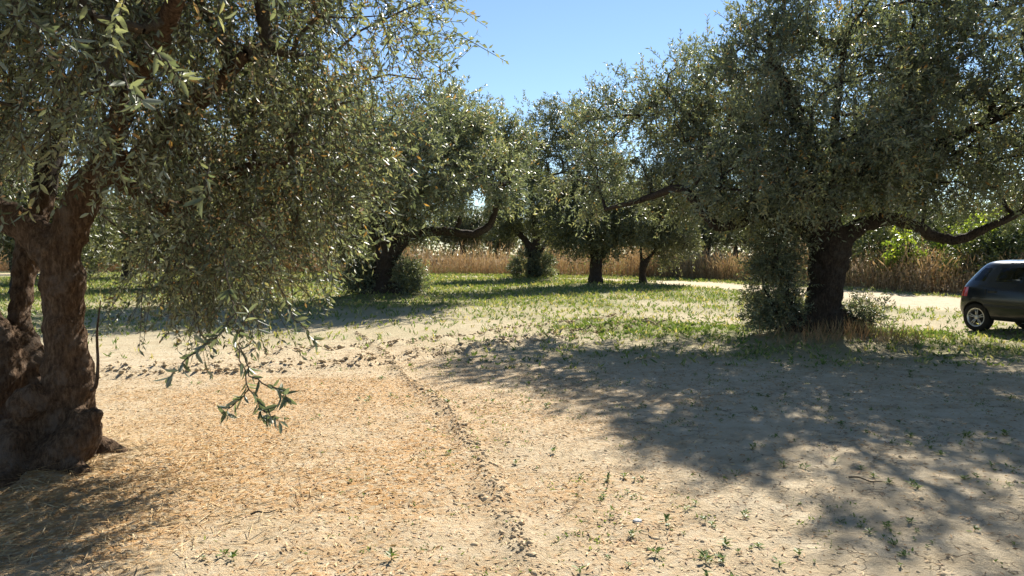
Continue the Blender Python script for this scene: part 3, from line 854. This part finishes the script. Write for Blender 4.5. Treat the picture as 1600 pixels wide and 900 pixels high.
for i, (x, y, h, r) in enumerate([(17.5, 35, 3.6, 2.4), (21.5, 33.5, 4.0, 2.6), (25, 30, 3.8, 2.6), (28.5, 27, 4.0, 2.6), (20, 29.5, 2.6, 1.7)]):
    shrub(60 + i, x, y, h, r, M_shrub, 'leafy green shrub in the thicket behind the tall weeds by the car', (.14, .06), 130, group='thicket shrubs behind the weeds')
shrub(70, 19.9, 30.5, 3.2, 1.2, M_lime, 'bright yellow-green broad-leaved shrub under the arching olive limb', (.15, .12), 34, 'lime_shrub')
shrub(71, 17.2, 31.5, 3.3, .8, M_lime, 'thin yellow-green leafy shrub showing above the dry weeds', (.15, .12), 12, 'lime_shrub')

# ------------------------------------------------------------------ tall dry grass beyond the track
def dry_field():
    rng = np.random.default_rng(81)
    n = 28000
    x = np.where(rng.random(n) < .45, rng.uniform(9, 34, n), rng.uniform(-62, 14, n))
    off = rng.exponential(2.6, n)
    y = edge_y(x) + off + .8 * (vnoise(x, x * 0 + 3, 1.5, 5) - .5)
    z = gh(x, y)
    right = sstep(8, 15, x)
    H = (rng.uniform(1.5, 2.5, n) * (1 - .36 * right)) * (.55 + .45 * vnoise(x, y, 2.2, 77) + .45 * vnoise(x, y, 6.5, 76)) * rng.uniform(.45, 1.08, n) * (.55 + .45 * np.clip(off / 1.2, 0, 1))
    a = rng.uniform(0, 6.28, n); lean = rng.gamma(1.6, .14, n).clip(0, .75) * H
    lx, ly = np.cos(a) * lean, np.sin(a) * lean
    b = rng.uniform(0, 3.14, n); w = rng.uniform(.008, .018, n)
    wx, wy = np.cos(b) * w, np.sin(b) * w
    def P(f, s): return np.stack([x + lx * f * f + wx * s, y + ly * f * f + wy * s, z - .05 + H * f], 1)
    V = np.stack([P(0, -1), P(0, 1), P(.5, .8), P(.5, -.8), P(.82, .5), P(.82, -.5), P(.9, 2.6), P(.9, -2.6), P(1.06, 0)], 1).reshape(-1, 3)
    i = (np.arange(n) * 9)[:, None]
    loops = (i + np.array([[0, 1, 2, 3, 3, 2, 4, 5, 5, 4, 6, 8, 5, 8, 7][:12] + [5, 8, 7]])).ravel()
    # three quads-worth: two stalk quads, one head quad, one head triangle
    starts = (np.arange(n)[:, None] * 15 + np.array([[0, 4, 8, 12]])).ravel()
    g = rng.random(n) < (.10 + .38 * right)
    base = np.clip(rng.normal(.30, .14, n), 0, .7)
    tint = np.stack([base + .40] * 2 + [base + .18] * 2 + [base + .02] * 2 + [base + .02] * 3, 1)
    tint[g] = rng.uniform(.78, 1.0, g.sum())[:, None]
    o = link('tall_dry_grass', raw_mesh('tall_dry_grass', V, loops, starts, False, np.clip(tint, 0, 1).ravel()), M_dry)
    tag(o, 'tall golden dry grass and weeds massed beyond the dirt track', 'grass', kind='stuff')
    # dry leaves and seed heads of the tangled weeds between the stalks
    m = 28000
    x = np.where(rng.random(m) < .6, rng.uniform(11, 34, m), rng.uniform(-50, 12, m))
    off = rng.exponential(1.5, m) - .3
    y = edge_y(x) + off
    top = (1.55 + .5 * (1 - sstep(8, 15, x))) * (.5 + .75 * vnoise(x, y, 1.3, 78)) * np.clip(.35 + off, .25, 1)
    z = gh(x, y) + top * rng.random(m) ** .7
    t = np.clip(rng.normal(.42, .2, m) + .35 * sstep(.55, .75, vnoise(x, z + y, .9, 79)) * sstep(8, 14, x), 0, 1)
    o = link('weed_foliage', leaves_mesh('weed_foliage', np.stack([x, y, z], 1), rng.normal(size=(m, 3)) + np.array([0, 0, .4]), rng.normal(size=(m, 3)), rng.uniform(.06, .16, m), rng.uniform(.02, .05, m), t, False), M_dry)
    tag(o, 'tangled brown and green weed leaves along the edge of the tall grass', 'weeds', kind='stuff')
dry_field()

def distant_thicket():
    rng = np.random.default_rng(85)
    n = 22000
    x = rng.uniform(-110, 110, n); y = 104 + rng.uniform(0, 7, n) + 4 * vnoise(x, x * 0, 9, 3)
    top = 3.0 + 3.2 * vnoise(x, x * 0, 7, 4) + 1.6 * vnoise(x, x * 0, 2.2, 5)
    z = gh(x, y) + top * rng.random(n) ** 1.25
    o = link('distant_thicket', leaves_mesh('distant_thicket', np.stack([x, y, z], 1), rng.normal(size=(n, 3)) + np.array([0, 0, .3]), rng.normal(size=(n, 3)), rng.uniform(.5, 1.0, n), rng.uniform(.25, .5, n), np.clip(rng.normal(.45, .2, n), 0, 1), False), M_olive_far)
    tag(o, 'low grey-green thicket closing the field on the horizon', 'thicket', kind='stuff')
distant_thicket()

# ------------------------------------------------------------------ short grass and ground cover
def tufts(name, label, cat, n, xr, yr, dens, seed, hgt, wid, mat, blades=4, flat=.5, trange=(.1, .9)):
    rng = np.random.default_rng(seed)
    m = n * 6
    x = rng.uniform(*xr, m); u = rng.random(m); y = yr[0] + (yr[1] - yr[0]) * u ** 1.3
    k = rng.random(m) < dens(x, y)
    x, y = x[k][:n], y[k][:n]
    c = len(x)
    X = np.repeat(x, blades) + rng.normal(0, .025, c * blades); Y = np.repeat(y, blades) + rng.normal(0, .025, c * blades)
    far = .8 + np.clip(Y / 30, 0, 1.6)
    P = np.stack([X, Y, gh(X, Y) - .004], 1)
    Dd = norm(np.concatenate([rng.normal(size=(c * blades, 2)) * flat, np.ones((c * blades, 1))], 1))
    L = rng.uniform(*hgt, c * blades) * far; Wd = rng.uniform(*wid, c * blades) * far
    N = norm(rng.normal(size=(c * blades, 3)) + np.array([0, -.3, .6]))
    t = np.clip(np.repeat(rng.uniform(*trange, c), blades) + rng.normal(0, .08, c * blades), 0, 1)
    o = link(name, leaves_mesh(name, P, Dd, N, L, Wd, t, False), mat)
    tag(o, label, cat, kind='stuff')
tufts('short_grass', 'short green and straw-coloured grass spread under the olives', 'grass', 30000, (-34, 17), (10, 62), lambda x, y: green_mask(x, y) * 1.0, 91, (.05, .12), (.015, .032), M_grass, 3, .8, (.2, 1.0))
tufts('ground_cover', 'low leafy green weeds in patches round the broad dark olive', 'weeds', 4600, (-1, 11), (10, 19), lambda x, y: np.clip((1.0 * np.exp(-((x - 2.9) / 1.5) ** 2 - ((y - 15.2) / 1.3) ** 2) + .8 * np.exp(-((x - 7.6) / 1.2) ** 2 - ((y - 14.5) / 1.2) ** 2)) * (.1 + 1.2 * vnoise(x, y, .5, 8) ** 2) + .05 * vnoise(x, y, .8, 6) ** 2, 0, 1), 92, (.03, .08), (.015, .03), M_grass, 5, 1.0, (0, .45))
tufts('dry_grass_tuft', 'wispy grass standing round the foot of the broad dark olive', 'grass', 200, (4.3, 7.6), (12.0, 13.4), lambda x, y: np.exp(-((x - 5.9) / 1.0) ** 2 - ((y - 12.7) / .5) ** 2), 93, (.12, .34), (.005, .011), M_dry, 4, .4, (.4, 1))

tufts('tiny_weeds', 'tiny weed sprouts dotted thinly over the bare soil', 'weeds', 1500, (-4, 7), (2.8, 13), lambda x, y: .4 * (vnoise(x, y, .5, 14) > .5) * sstep(-2.5, 1, x + .25 * (y - 4)), 95, (.012, .04), (.006, .014), M_grass, 5, 1.3, (.1, .7))
# ------------------------------------------------------------------ litter, clods, seedlings, stones
def litter(name, label, n, seed, dens, xr, yr, L, Wd, trange):
    rng = np.random.default_rng(seed)
    m = n * 5
    x = rng.uniform(*xr, m); y = rng.uniform(*yr, m)
    k = rng.random(m) < dens(x, y)
    x, y = x[k][:n], y[k][:n]; c = len(x)
    a = rng.uniform(0, 6.28, c)
    Dd = np.stack([np.cos(a), np.sin(a), rng.uniform(-.05, .3, c)], 1)
    N = norm(rng.normal(size=(c, 3)) * .35 + np.array([0, 0, 1]))
    P = np.stack([x, y, gh(x, y) + .005], 1)
    ln = rng.uniform(*L, c)
    o = link(name, leaves_mesh(name, P, Dd, N, ln, rng.uniform(*Wd, c), rng.uniform(*trange, c), False), M_litter)
    tag(o, label, 'litter', kind='stuff')
litter('leaf_litter', 'fallen dry olive leaves and blossom strewn over the sandy soil', 34000, 101, lambda x, y: .05 + .95 * chaff_mask(x, y), (-7, 6), (2.4, 13), (.02, .055), (.006, .014), (0, 1))
litter('straw_litter', 'loose straw and dry stems round the knobbly near trunk', 6000, 102, lambda x, y: np.exp(-((x + 3.6) / 1.6) ** 2 - ((y - 4.6) / 1.2) ** 2), (-7, -1), (2.4, 7), (.07, .24), (.004, .008), (0, .6))
litter('leaf_litter', 'brown fallen leaves lying in the shade of the broad dark olive', 13000, 103, lambda x, y: np.exp(-((x - 4) / 4.5) ** 2 - ((y - 8) / 5) ** 2) * vnoise(x, y, .7, 66), (-3, 11), (2.6, 15), (.02, .055), (.006, .014), (.45, 1))

def clods(name, label, pts, sizes, seed):
    rng = np.random.default_rng(seed)
    bv = np.array([(math.cos(k * 1.2566), math.sin(k * 1.2566), .15 * (-1) ** k) for k in range(5)] + [(.1, 0, .95), (0, .1, -.9)])
    bf = np.array([f for k in range(5) for f in ((k, (k + 1) % 5, 5), ((k + 1) % 5, k, 6))])
    n = len(pts)
    S_ = sizes[:, None, None] * rng.uniform(.6, 1.3, (n, 1, 3)) * np.array([1, 1, .75])
    V = bv[None] * S_ * rng.uniform(.5, 1.4, (n, len(bv), 1))
    a = rng.uniform(0, 6.28, n)
    c, s = np.cos(a)[:, None], np.sin(a)[:, None]
    V = np.stack([V[..., 0] * c - V[..., 1] * s, V[..., 0] * s + V[..., 1] * c, V[..., 2]], -1)
    Z = gh(pts[:, 0], pts[:, 1]) - sizes * .05
    V = V + np.concatenate([pts, Z[:, None]], 1)[:, None]
    loops = (bf[None] + (np.arange(n) * len(bv))[:, None, None]).ravel()
    o = link(name, raw_mesh(name, V.reshape(-1, 3), loops, np.arange(n * len(bf)) * 3, False), M_clod)
    tag(o, label, 'soil', kind='stuff')

def along(track, n, spread, rng):
    T = np.array(track); sl = np.linalg.norm(np.diff(T, axis=0), axis=1)
    k = rng.choice(len(sl), n, p=sl / sl.sum()); f = rng.random(n)[:, None]
    return T[k] * (1 - f) + T[k + 1] * f + rng.normal(size=(n, 2)) * spread
rc = np.random.default_rng(111)
p1 = np.concatenate([along(TRACK1, 1500, .045, rc), along([(x - .17, y) for x, y in TRACK1], 380, .05, rc)])
s1 = rc.gamma(1.5, .0056, len(p1)) + .0025
clods('earth_clods', 'row of crumbled clods along the tyre track across the soil', p1, np.minimum(s1, .034), 112)
p2 = np.concatenate([along(TRACK2, 1000, .07, rc), along(TRACK3, 900, .07, rc), along([(x + .1, y - .55) for x, y in TRACK2], 700, .06, rc)])
clods('earth_clods', 'clods thrown up along the crossing tyre ruts further off', p2, np.minimum(rc.gamma(1.7, .0095, len(p2)) + .004, .055), 113)
n3 = 6000
p3 = np.stack([rc.uniform(-5, 6, n3), 2.4 + 12 * rc.random(n3) ** 1.3], 1)
clods('soil_crumbs', 'small soil crumbs scattered over the bare ground', p3, np.minimum(rc.gamma(1.5, .0046, n3) + .002, .024), 114)

def seedling_mesh(seed):
    rng = np.random.default_rng(seed)
    k = int(rng.integers(5, 17))
    h = rng.uniform(.01, .065)
    t = np.sort(rng.random(k))
    a = np.arange(k) * 2.4 + rng.uniform(0, .6, k)
    P = np.stack([rng.normal(0, .006, k), rng.normal(0, .006, k), h * t], 1)
    Dd = np.stack([np.cos(a), np.sin(a), rng.uniform(.1, .9, k)], 1)
    N = np.stack([-np.cos(a) * .4, -np.sin(a) * .4, np.ones(k)], 1)
    me = leaves_mesh('seedling', P, Dd, N, rng.uniform(.025, .06, k), rng.uniform(.010, .024, k), np.clip(rng.normal(.3, .18, k), 0, .9), True)
    bm = bmesh.new(); bm.from_mesh(me)
    r = .0022
    vs = [bm.verts.new((r * math.cos(q_), r * math.sin(q_), z)) for z in (-.02, h) for q_ in (0, 2.1, 4.2)]
    for i in range(3):
        bm.faces.new((vs[i], vs[(i + 1) % 3], vs[3 + (i + 1) % 3], vs[3 + i]))
    bm.to_mesh(me); bm.free()
    me.materials.append(M_grass)
    return me
SEED = [seedling_mesh(200 + i) for i in range(12)]
rs = np.random.default_rng(121)
spots = []
while len(spots) < 270:
    d = 3.3 + 8.5 * rs.random() ** 1.5
    x = rs.uniform(-.65, .72) * d
    if rs.random() < (1.0 if x > .1 else .33) and (vnoise(x, d, .8, 55) > .5):
        for k in range(int(rs.integers(1, 4))): spots.append((x + rs.normal() * .07, d + rs.normal() * .07))
for i, (x, y) in enumerate(spots):
    o = link('seedling', SEED[i % 12])
    o.location = (x, y, gz(x, y) - .003); o.rotation_euler = (0, 0, rs.uniform(0, 6.28))
    s = rs.uniform(.35, .95); o.scale = (s, s, s)
    tag(o, 'small green seedling sprouting from the bare sandy soil', 'seedling', 'seedlings on the bare soil')

def stone(x, y, s, seed, label):
    rng = np.random.default_rng(seed)
    bm = bmesh.new(); bmesh.ops.create_icosphere(bm, subdivisions=2, radius=s)
    for v in bm.verts: v.co = Vector((v.co.x * 1.3, v.co.y, v.co.z * .6)) * rng.uniform(.82, 1.12)
    me = bpy.data.meshes.new('stone'); bm.to_mesh(me); bm.free()
    o = link('stone', me, M_stone); o.location = (x, y, gz(x, y) + s * .25)
    tag(o, label, 'stone')
stone(.76, 4.23, .022, 1, 'small white stone lying on the cracked soil')
def ground_twig(pts, label):
    P = [(x, y, gz(x, y) + .008 + .012 * (i % 2)) for i, (x, y) in enumerate(pts)]
    p, r = smoothpath(P, [.007, .006, .005, .003][:len(P)], 4)
    mb = MB(); mb.tube(p, r, 6)
    o = link('fallen_twig', mb.mesh('fallen_twig'), M_twig); tag(o, label, 'twig')
ground_twig([(2.4, 5.0), (2.46, 4.97), (2.52, 4.92), (2.58, 4.88)], 'short dark fallen twig lying in the olive shade')
ground_twig([(-1.62, 4.33), (-1.58, 4.35), (-1.53, 4.36), (-1.48, 4.40)], 'dark fallen twig on the orange litter left of the tyre track')

# ------------------------------------------------------------------ the parked hatchback
def car():
    head = R(-72)                                   # forward direction, measured from +X
    fwd = Vector((math.cos(head), math.sin(head), 0))
    left = Vector((-fwd.y, fwd.x, 0))
    rearw = Vector((9.72, 14.85, 0))                # outer face of the right rear wheel
    org = rearw + fwd * 1.23 + left * .80
    oz = gz(org.x, org.y)
    t = empty('parked_car', (org.x, org.y, oz), head)
    tag(t, 'dark navy hatchback with silver alloy wheels parked on the dirt beyond the olive', 'car')
    # half contour rows from the sill up; each row runs rear centre -> side -> front centre
    def row(z, pts): return [Vector((x, y, z + dz)) for (x, y, dz) in pts]
    sx = [-1.06, -.99, -.2, -.1, .72]
    low = lambda w, r, f: [(-r, 0, 0), (-r + .02, .45, 0), (-r + .12, w - .12, 0), (-1.46, w, 0)] + [(x, w + .015, 0) for x in sx] + [(1.35, w - .02, 0), (f - .25, w - .2, 0), (f, 0, 0)]
    rows = [row(.22, low(.74, 1.70, 1.80)), row(.34, low(.81, 1.82, 1.93)), row(.52, low(.83, 1.85, 1.95)), row(.72, low(.835, 1.80, 1.90)),
            row(.93, [(-1.74, 0, .02), (-1.72, .45, .02), (-1.63, .68, .02), (-1.46, .80, .02)] + [(x, .815, dz) for x, dz in zip(sx, (.02, .02, 0, 0, -.03))] + [(1.30, .76, -.10), (1.62, .52, -.16), (1.74, 0, -.16)]),
            row(.98, [(-1.71, 0, .03), (-1.69, .42, .03), (-1.60, .63, .03), (-1.44, .755, .03)] + [(x, .77, dz) for x, dz in zip(sx, (.02, .02, 0, 0, -.01))] + [(.88, .73, 0), (1.02, .45, 0), (1.07, 0, 0)]),
            row(1.37, [(-1.42, 0, .03), (-1.40, .34, .02), (-1.33, .52, 0), (-1.20, .60, 0), (-.96, .625, .01), (-.90, .63, .01), (-.22, .645, .03), (-.13, .645, .03), (.16, .625, .02), (.24, .58, .02), (.34, .35, .04), (.37, 0, .05)]),
            row(1.46, [(-1.30, 0, .01), (-1.28, .30, 0), (-1.22, .45, 0), (-1.10, .51, 0), (-.92, .53, 0), (-.86, .53, 0), (-.22, .545, .02), (-.13, .545, .02), (.04, .52, .01), (.10, .48, .01), (.16, .3, .02), (.18, 0, .02)]),
            row(1.505, [(-1.05, 0, 0), (-1.04, .16, 0), (-1.02, .24, 0), (-.95, .27, 0), (-.85, .28, 0), (-.8, .28, 0), (-.22, .28, .015), (-.13, .28, .015), (-.02, .27, .01), (.0, .25, .01), (.02, .15, .01), (.03, 0, .01)])]
    nj = 12
    bm = bmesh.new()
    vt = {}
    for i, rw in enumerate(rows):
        for j, p in enumerate(rw):
            for sgn in ((1, -1) if 0 < j < nj - 1 else (0,)):
                vt[i, j, sgn] = bm.verts.new((p.x, p.y * (sgn if sgn else 1), p.z))
    def V(i, j, s): return vt[i, j, 0] if j in (0, nj - 1) else vt[i, j, s]
    # material slots: 0 paint 1 side glass 2 rear glass 3 windscreen 4 tail light 5 headlight 6 bumper/sill 7 arch lining
    for s in (1, -1):
        for i in range(len(rows) - 1):
            for j in range(nj - 1):
                m = 0
                if i == 5:
                    if j in (3, 5, 7): m = 1
                    if j in (0, 1): m = 2
                    if j in (9, 10): m = 3
                if i == 3 and j == 2: m = 4
                if i == 3 and j == 9: m = 5
                if i == 0: m = 6
                vs = [V(i, j, s), V(i, j + 1, s), V(i + 1, j + 1, s), V(i + 1, j, s)]
                if s == 1: vs = vs[::-1]
                f = bm.faces.new(vs); f.material_index = m; f.smooth = True
    top = [V(len(rows) - 1, j, 1) for j in range(nj)] + [V(len(rows) - 1, j, -1) for j in range(nj - 2, 0, -1)]
    f = bm.faces.new(top[::-1]); f.smooth = True
    bot = [V(0, j, 1) for j in range(nj)] + [V(0, j, -1) for j in range(nj - 2, 0, -1)]
    f = bm.faces.new(bot); f.material_index = 6
    bmesh.ops.recalc_face_normals(bm, faces=bm.faces)
    me = bpy.data.meshes.new('car_shell'); bm.to_mesh(me); bm.free()
    mats = [M_paint, M_glass, M_glass, M_glass, M_red, M_lens, M_black, M_rubber]
    for m in mats: me.materials.append(m)
    sh = link('car_shell', me)
    sb = sh.modifiers.new('round', 'SUBSURF'); sb.levels = 2; sb.render_levels = 2
    cuts = []
    for wx in (-1.23, 1.23):
        mb = MB(); mb.lathe([(0, -1.2), (.335, -1.2), (.335, -.56), (0, -.56)], 40)
        mb.lathe([(0, .56), (.335, .56), (.335, 1.2), (0, 1.2)], 40)
        cm = mb.mesh('cutter')
        bb = bmesh.new(); bb.from_mesh(cm); bmesh.ops.remove_doubles(bb, verts=bb.verts, dist=1e-5); bmesh.ops.recalc_face_normals(bb, faces=bb.faces); bb.to_mesh(cm); bb.free()
        for m in mats: cm.materials.append(m)
        cm.polygons.foreach_set('material_index', np.full(len(cm.polygons), 7))
        c = link('cutter', cm); c.location = (wx, 0, .30); cuts.append(c)
        bo = sh.modifiers.new('arch', 'BOOLEAN'); bo.operation = 'DIFFERENCE'; bo.object = c; bo.solver = 'EXACT'
    dg = bpy.context.evaluated_depsgraph_get(); dg.update()
    full = bpy.data.meshes.new_from_object(sh.evaluated_get(dg))
    for o in cuts + [sh]: bpy.data.objects.remove(o)
    def piece(idx, name, mat, pick=None):
        b2 = bmesh.new(); b2.from_mesh(full)
        dele = [f for f in b2.faces if f.material_index not in idx or (pick and not pick(f.calc_center_median()))]
        bmesh.ops.delete(b2, geom=dele, context='FACES')
        m2 = bpy.data.meshes.new(name)
        for f in b2.faces: f.material_index = 0
        b2.to_mesh(m2); b2.free()
        m2.materials.clear()
        return link(name, m2, mat, t)
    body = piece((0,), 'body', M_paint)
    piece((6,), 'lower_trim', M_black)
    piece((7,), 'wheel_arch', M_rubber)
    for s in (1, -1):
        for lo, hi in ((-3, -1.0), (-1.0, -.15), (-.15, 3)):
            piece((1,), 'side_window', M_glass, lambda c, lo=lo, hi=hi, s=s: c.y * s > 0 and lo < c.x < hi)
        piece((4,), 'tail_light', M_red, lambda c, s=s: c.y * s > 0)
        piece((5,), 'headlight', M_lens, lambda c, s=s: c.y * s > 0)
        for hx in (-.86, .02):
            mb = MB(); mb.box((hx, s * .838, .845), (.17, .022, .026)); mb.box((hx, s * .828, .845), (.20, .008, .05))
            ob = link('door_handle', mb.mesh('door_handle', False), M_black, body)
            bv = ob.modifiers.new('b', 'BEVEL'); bv.width = .004; bv.segments = 2
        for sx_ in (-1.0, -.13, .80):           # door shut lines
            mb = MB()
            mb.box((sx_, s * .8335, .62), (.008, .012, .56))
            link('door_seam', mb.mesh('door_seam', False), M_black, body)
        mb = MB(); mb.box((-.15, s * .846, .56), (1.75, .02, .05))
        ob = link('rub_strip', mb.mesh('rub_strip', False), M_black, body)
        bv = ob.modifiers.new('b', 'BEVEL'); bv.width = .006; bv.segments = 2
        mb = MB(); mb.box((.66, s * .90, 1.02), (.11, .17, .12))
        ob = link('door_mirror', mb.mesh('door_mirror', False), M_black, t)
        bv = ob.modifiers.new('b', 'BEVEL'); bv.width = .03; bv.segments = 3
        for wx in (-1.23, 1.23):
            w = empty('wheel', (0, 0, 0)); w.parent = t; w.location = (wx, s * .715, .295); w.rotation_euler = (0, 0, 0 if s > 0 else math.pi)
            mb = MB(); mb.lathe([(.195, -.085), (.235, -.09), (.28, -.088), (.295, -.07), (.297, 0), (.295, .07), (.28, .088), (.235, .09), (.195, .085), (.19, 0)], 48, 'y', True)
            link('tyre', mb.mesh('tyre'), M_rubber, w)
            rim = MB()
            rim.lathe([(.196, .088), (.178, .086), (.170, .06), (.172, -.07), (.196, -.08)], 48)
            rim.lathe([(0, .072), (.028, .074), (.045, .066), (.055, .045), (.05, .02), (0, .02)], 24)
            for k in range(5):
                for dd in (-.20, .20):
                    a = k * 2 * math.pi / 5 + .3
                    m3 = Matrix.Rotation(-a, 3, 'Y')
                    p0 = m3 @ Vector((.04, .055, dd * .055)); p1_ = m3 @ Vector((.177, .068, dd * .13))
                    rim.tube([p0, p1_], [.013, .012], 6)
            link('rim', rim.mesh('rim'), M_alloy, w)
            disc = MB(); disc.lathe([(0, -.01), (.13, -.01), (.13, .005), (0, .005)], 24)
            link('brake_disc', disc.mesh('brake_disc'), M_black, w)
    piece((2,), 'rear_window', M_glass)
    piece((3,), 'windscreen', M_glass)
    for s in (1, -1):
        mb = MB(); mb.box((-.05, s * .36, .52), (.5, .48, .16)); mb.box((-.36, s * .36, .86), (.14, .46, .62), Matrix.Rotation(-.2, 3, 'Y')); mb.box((-.45, s * .36, 1.22), (.09, .24, .17))
        ob = link('front_seat', mb.mesh('front_seat', False), M_seat, t)
        bv = ob.modifiers.new('b', 'BEVEL'); bv.width = .04; bv.segments = 3
    mb = MB(); mb.box((-.85, 0, .52), (.5, 1.1, .16)); mb.box((-1.14, 0, .82), (.13, 1.1, .5), Matrix.Rotation(-.2, 3, 'Y'))
    ob = link('rear_seat', mb.mesh('rear_seat', False), M_seat, t)
    bv = ob.modifiers.new('b', 'BEVEL'); bv.width = .04; bv.segments = 3
    mb = MB(); mb.box((0, 0, .36), (3.0, 1.05, .03))
    link('floor_pan', mb.mesh('floor_pan', False), M_black, t)
    # number plate holder and rear bumper strip
    mb = MB(); mb.box((-1.86, 0, .60), (.03, .52, .11))
    ob = link('number_plate', mb.mesh('number_plate', False), M_lens, t)
car()
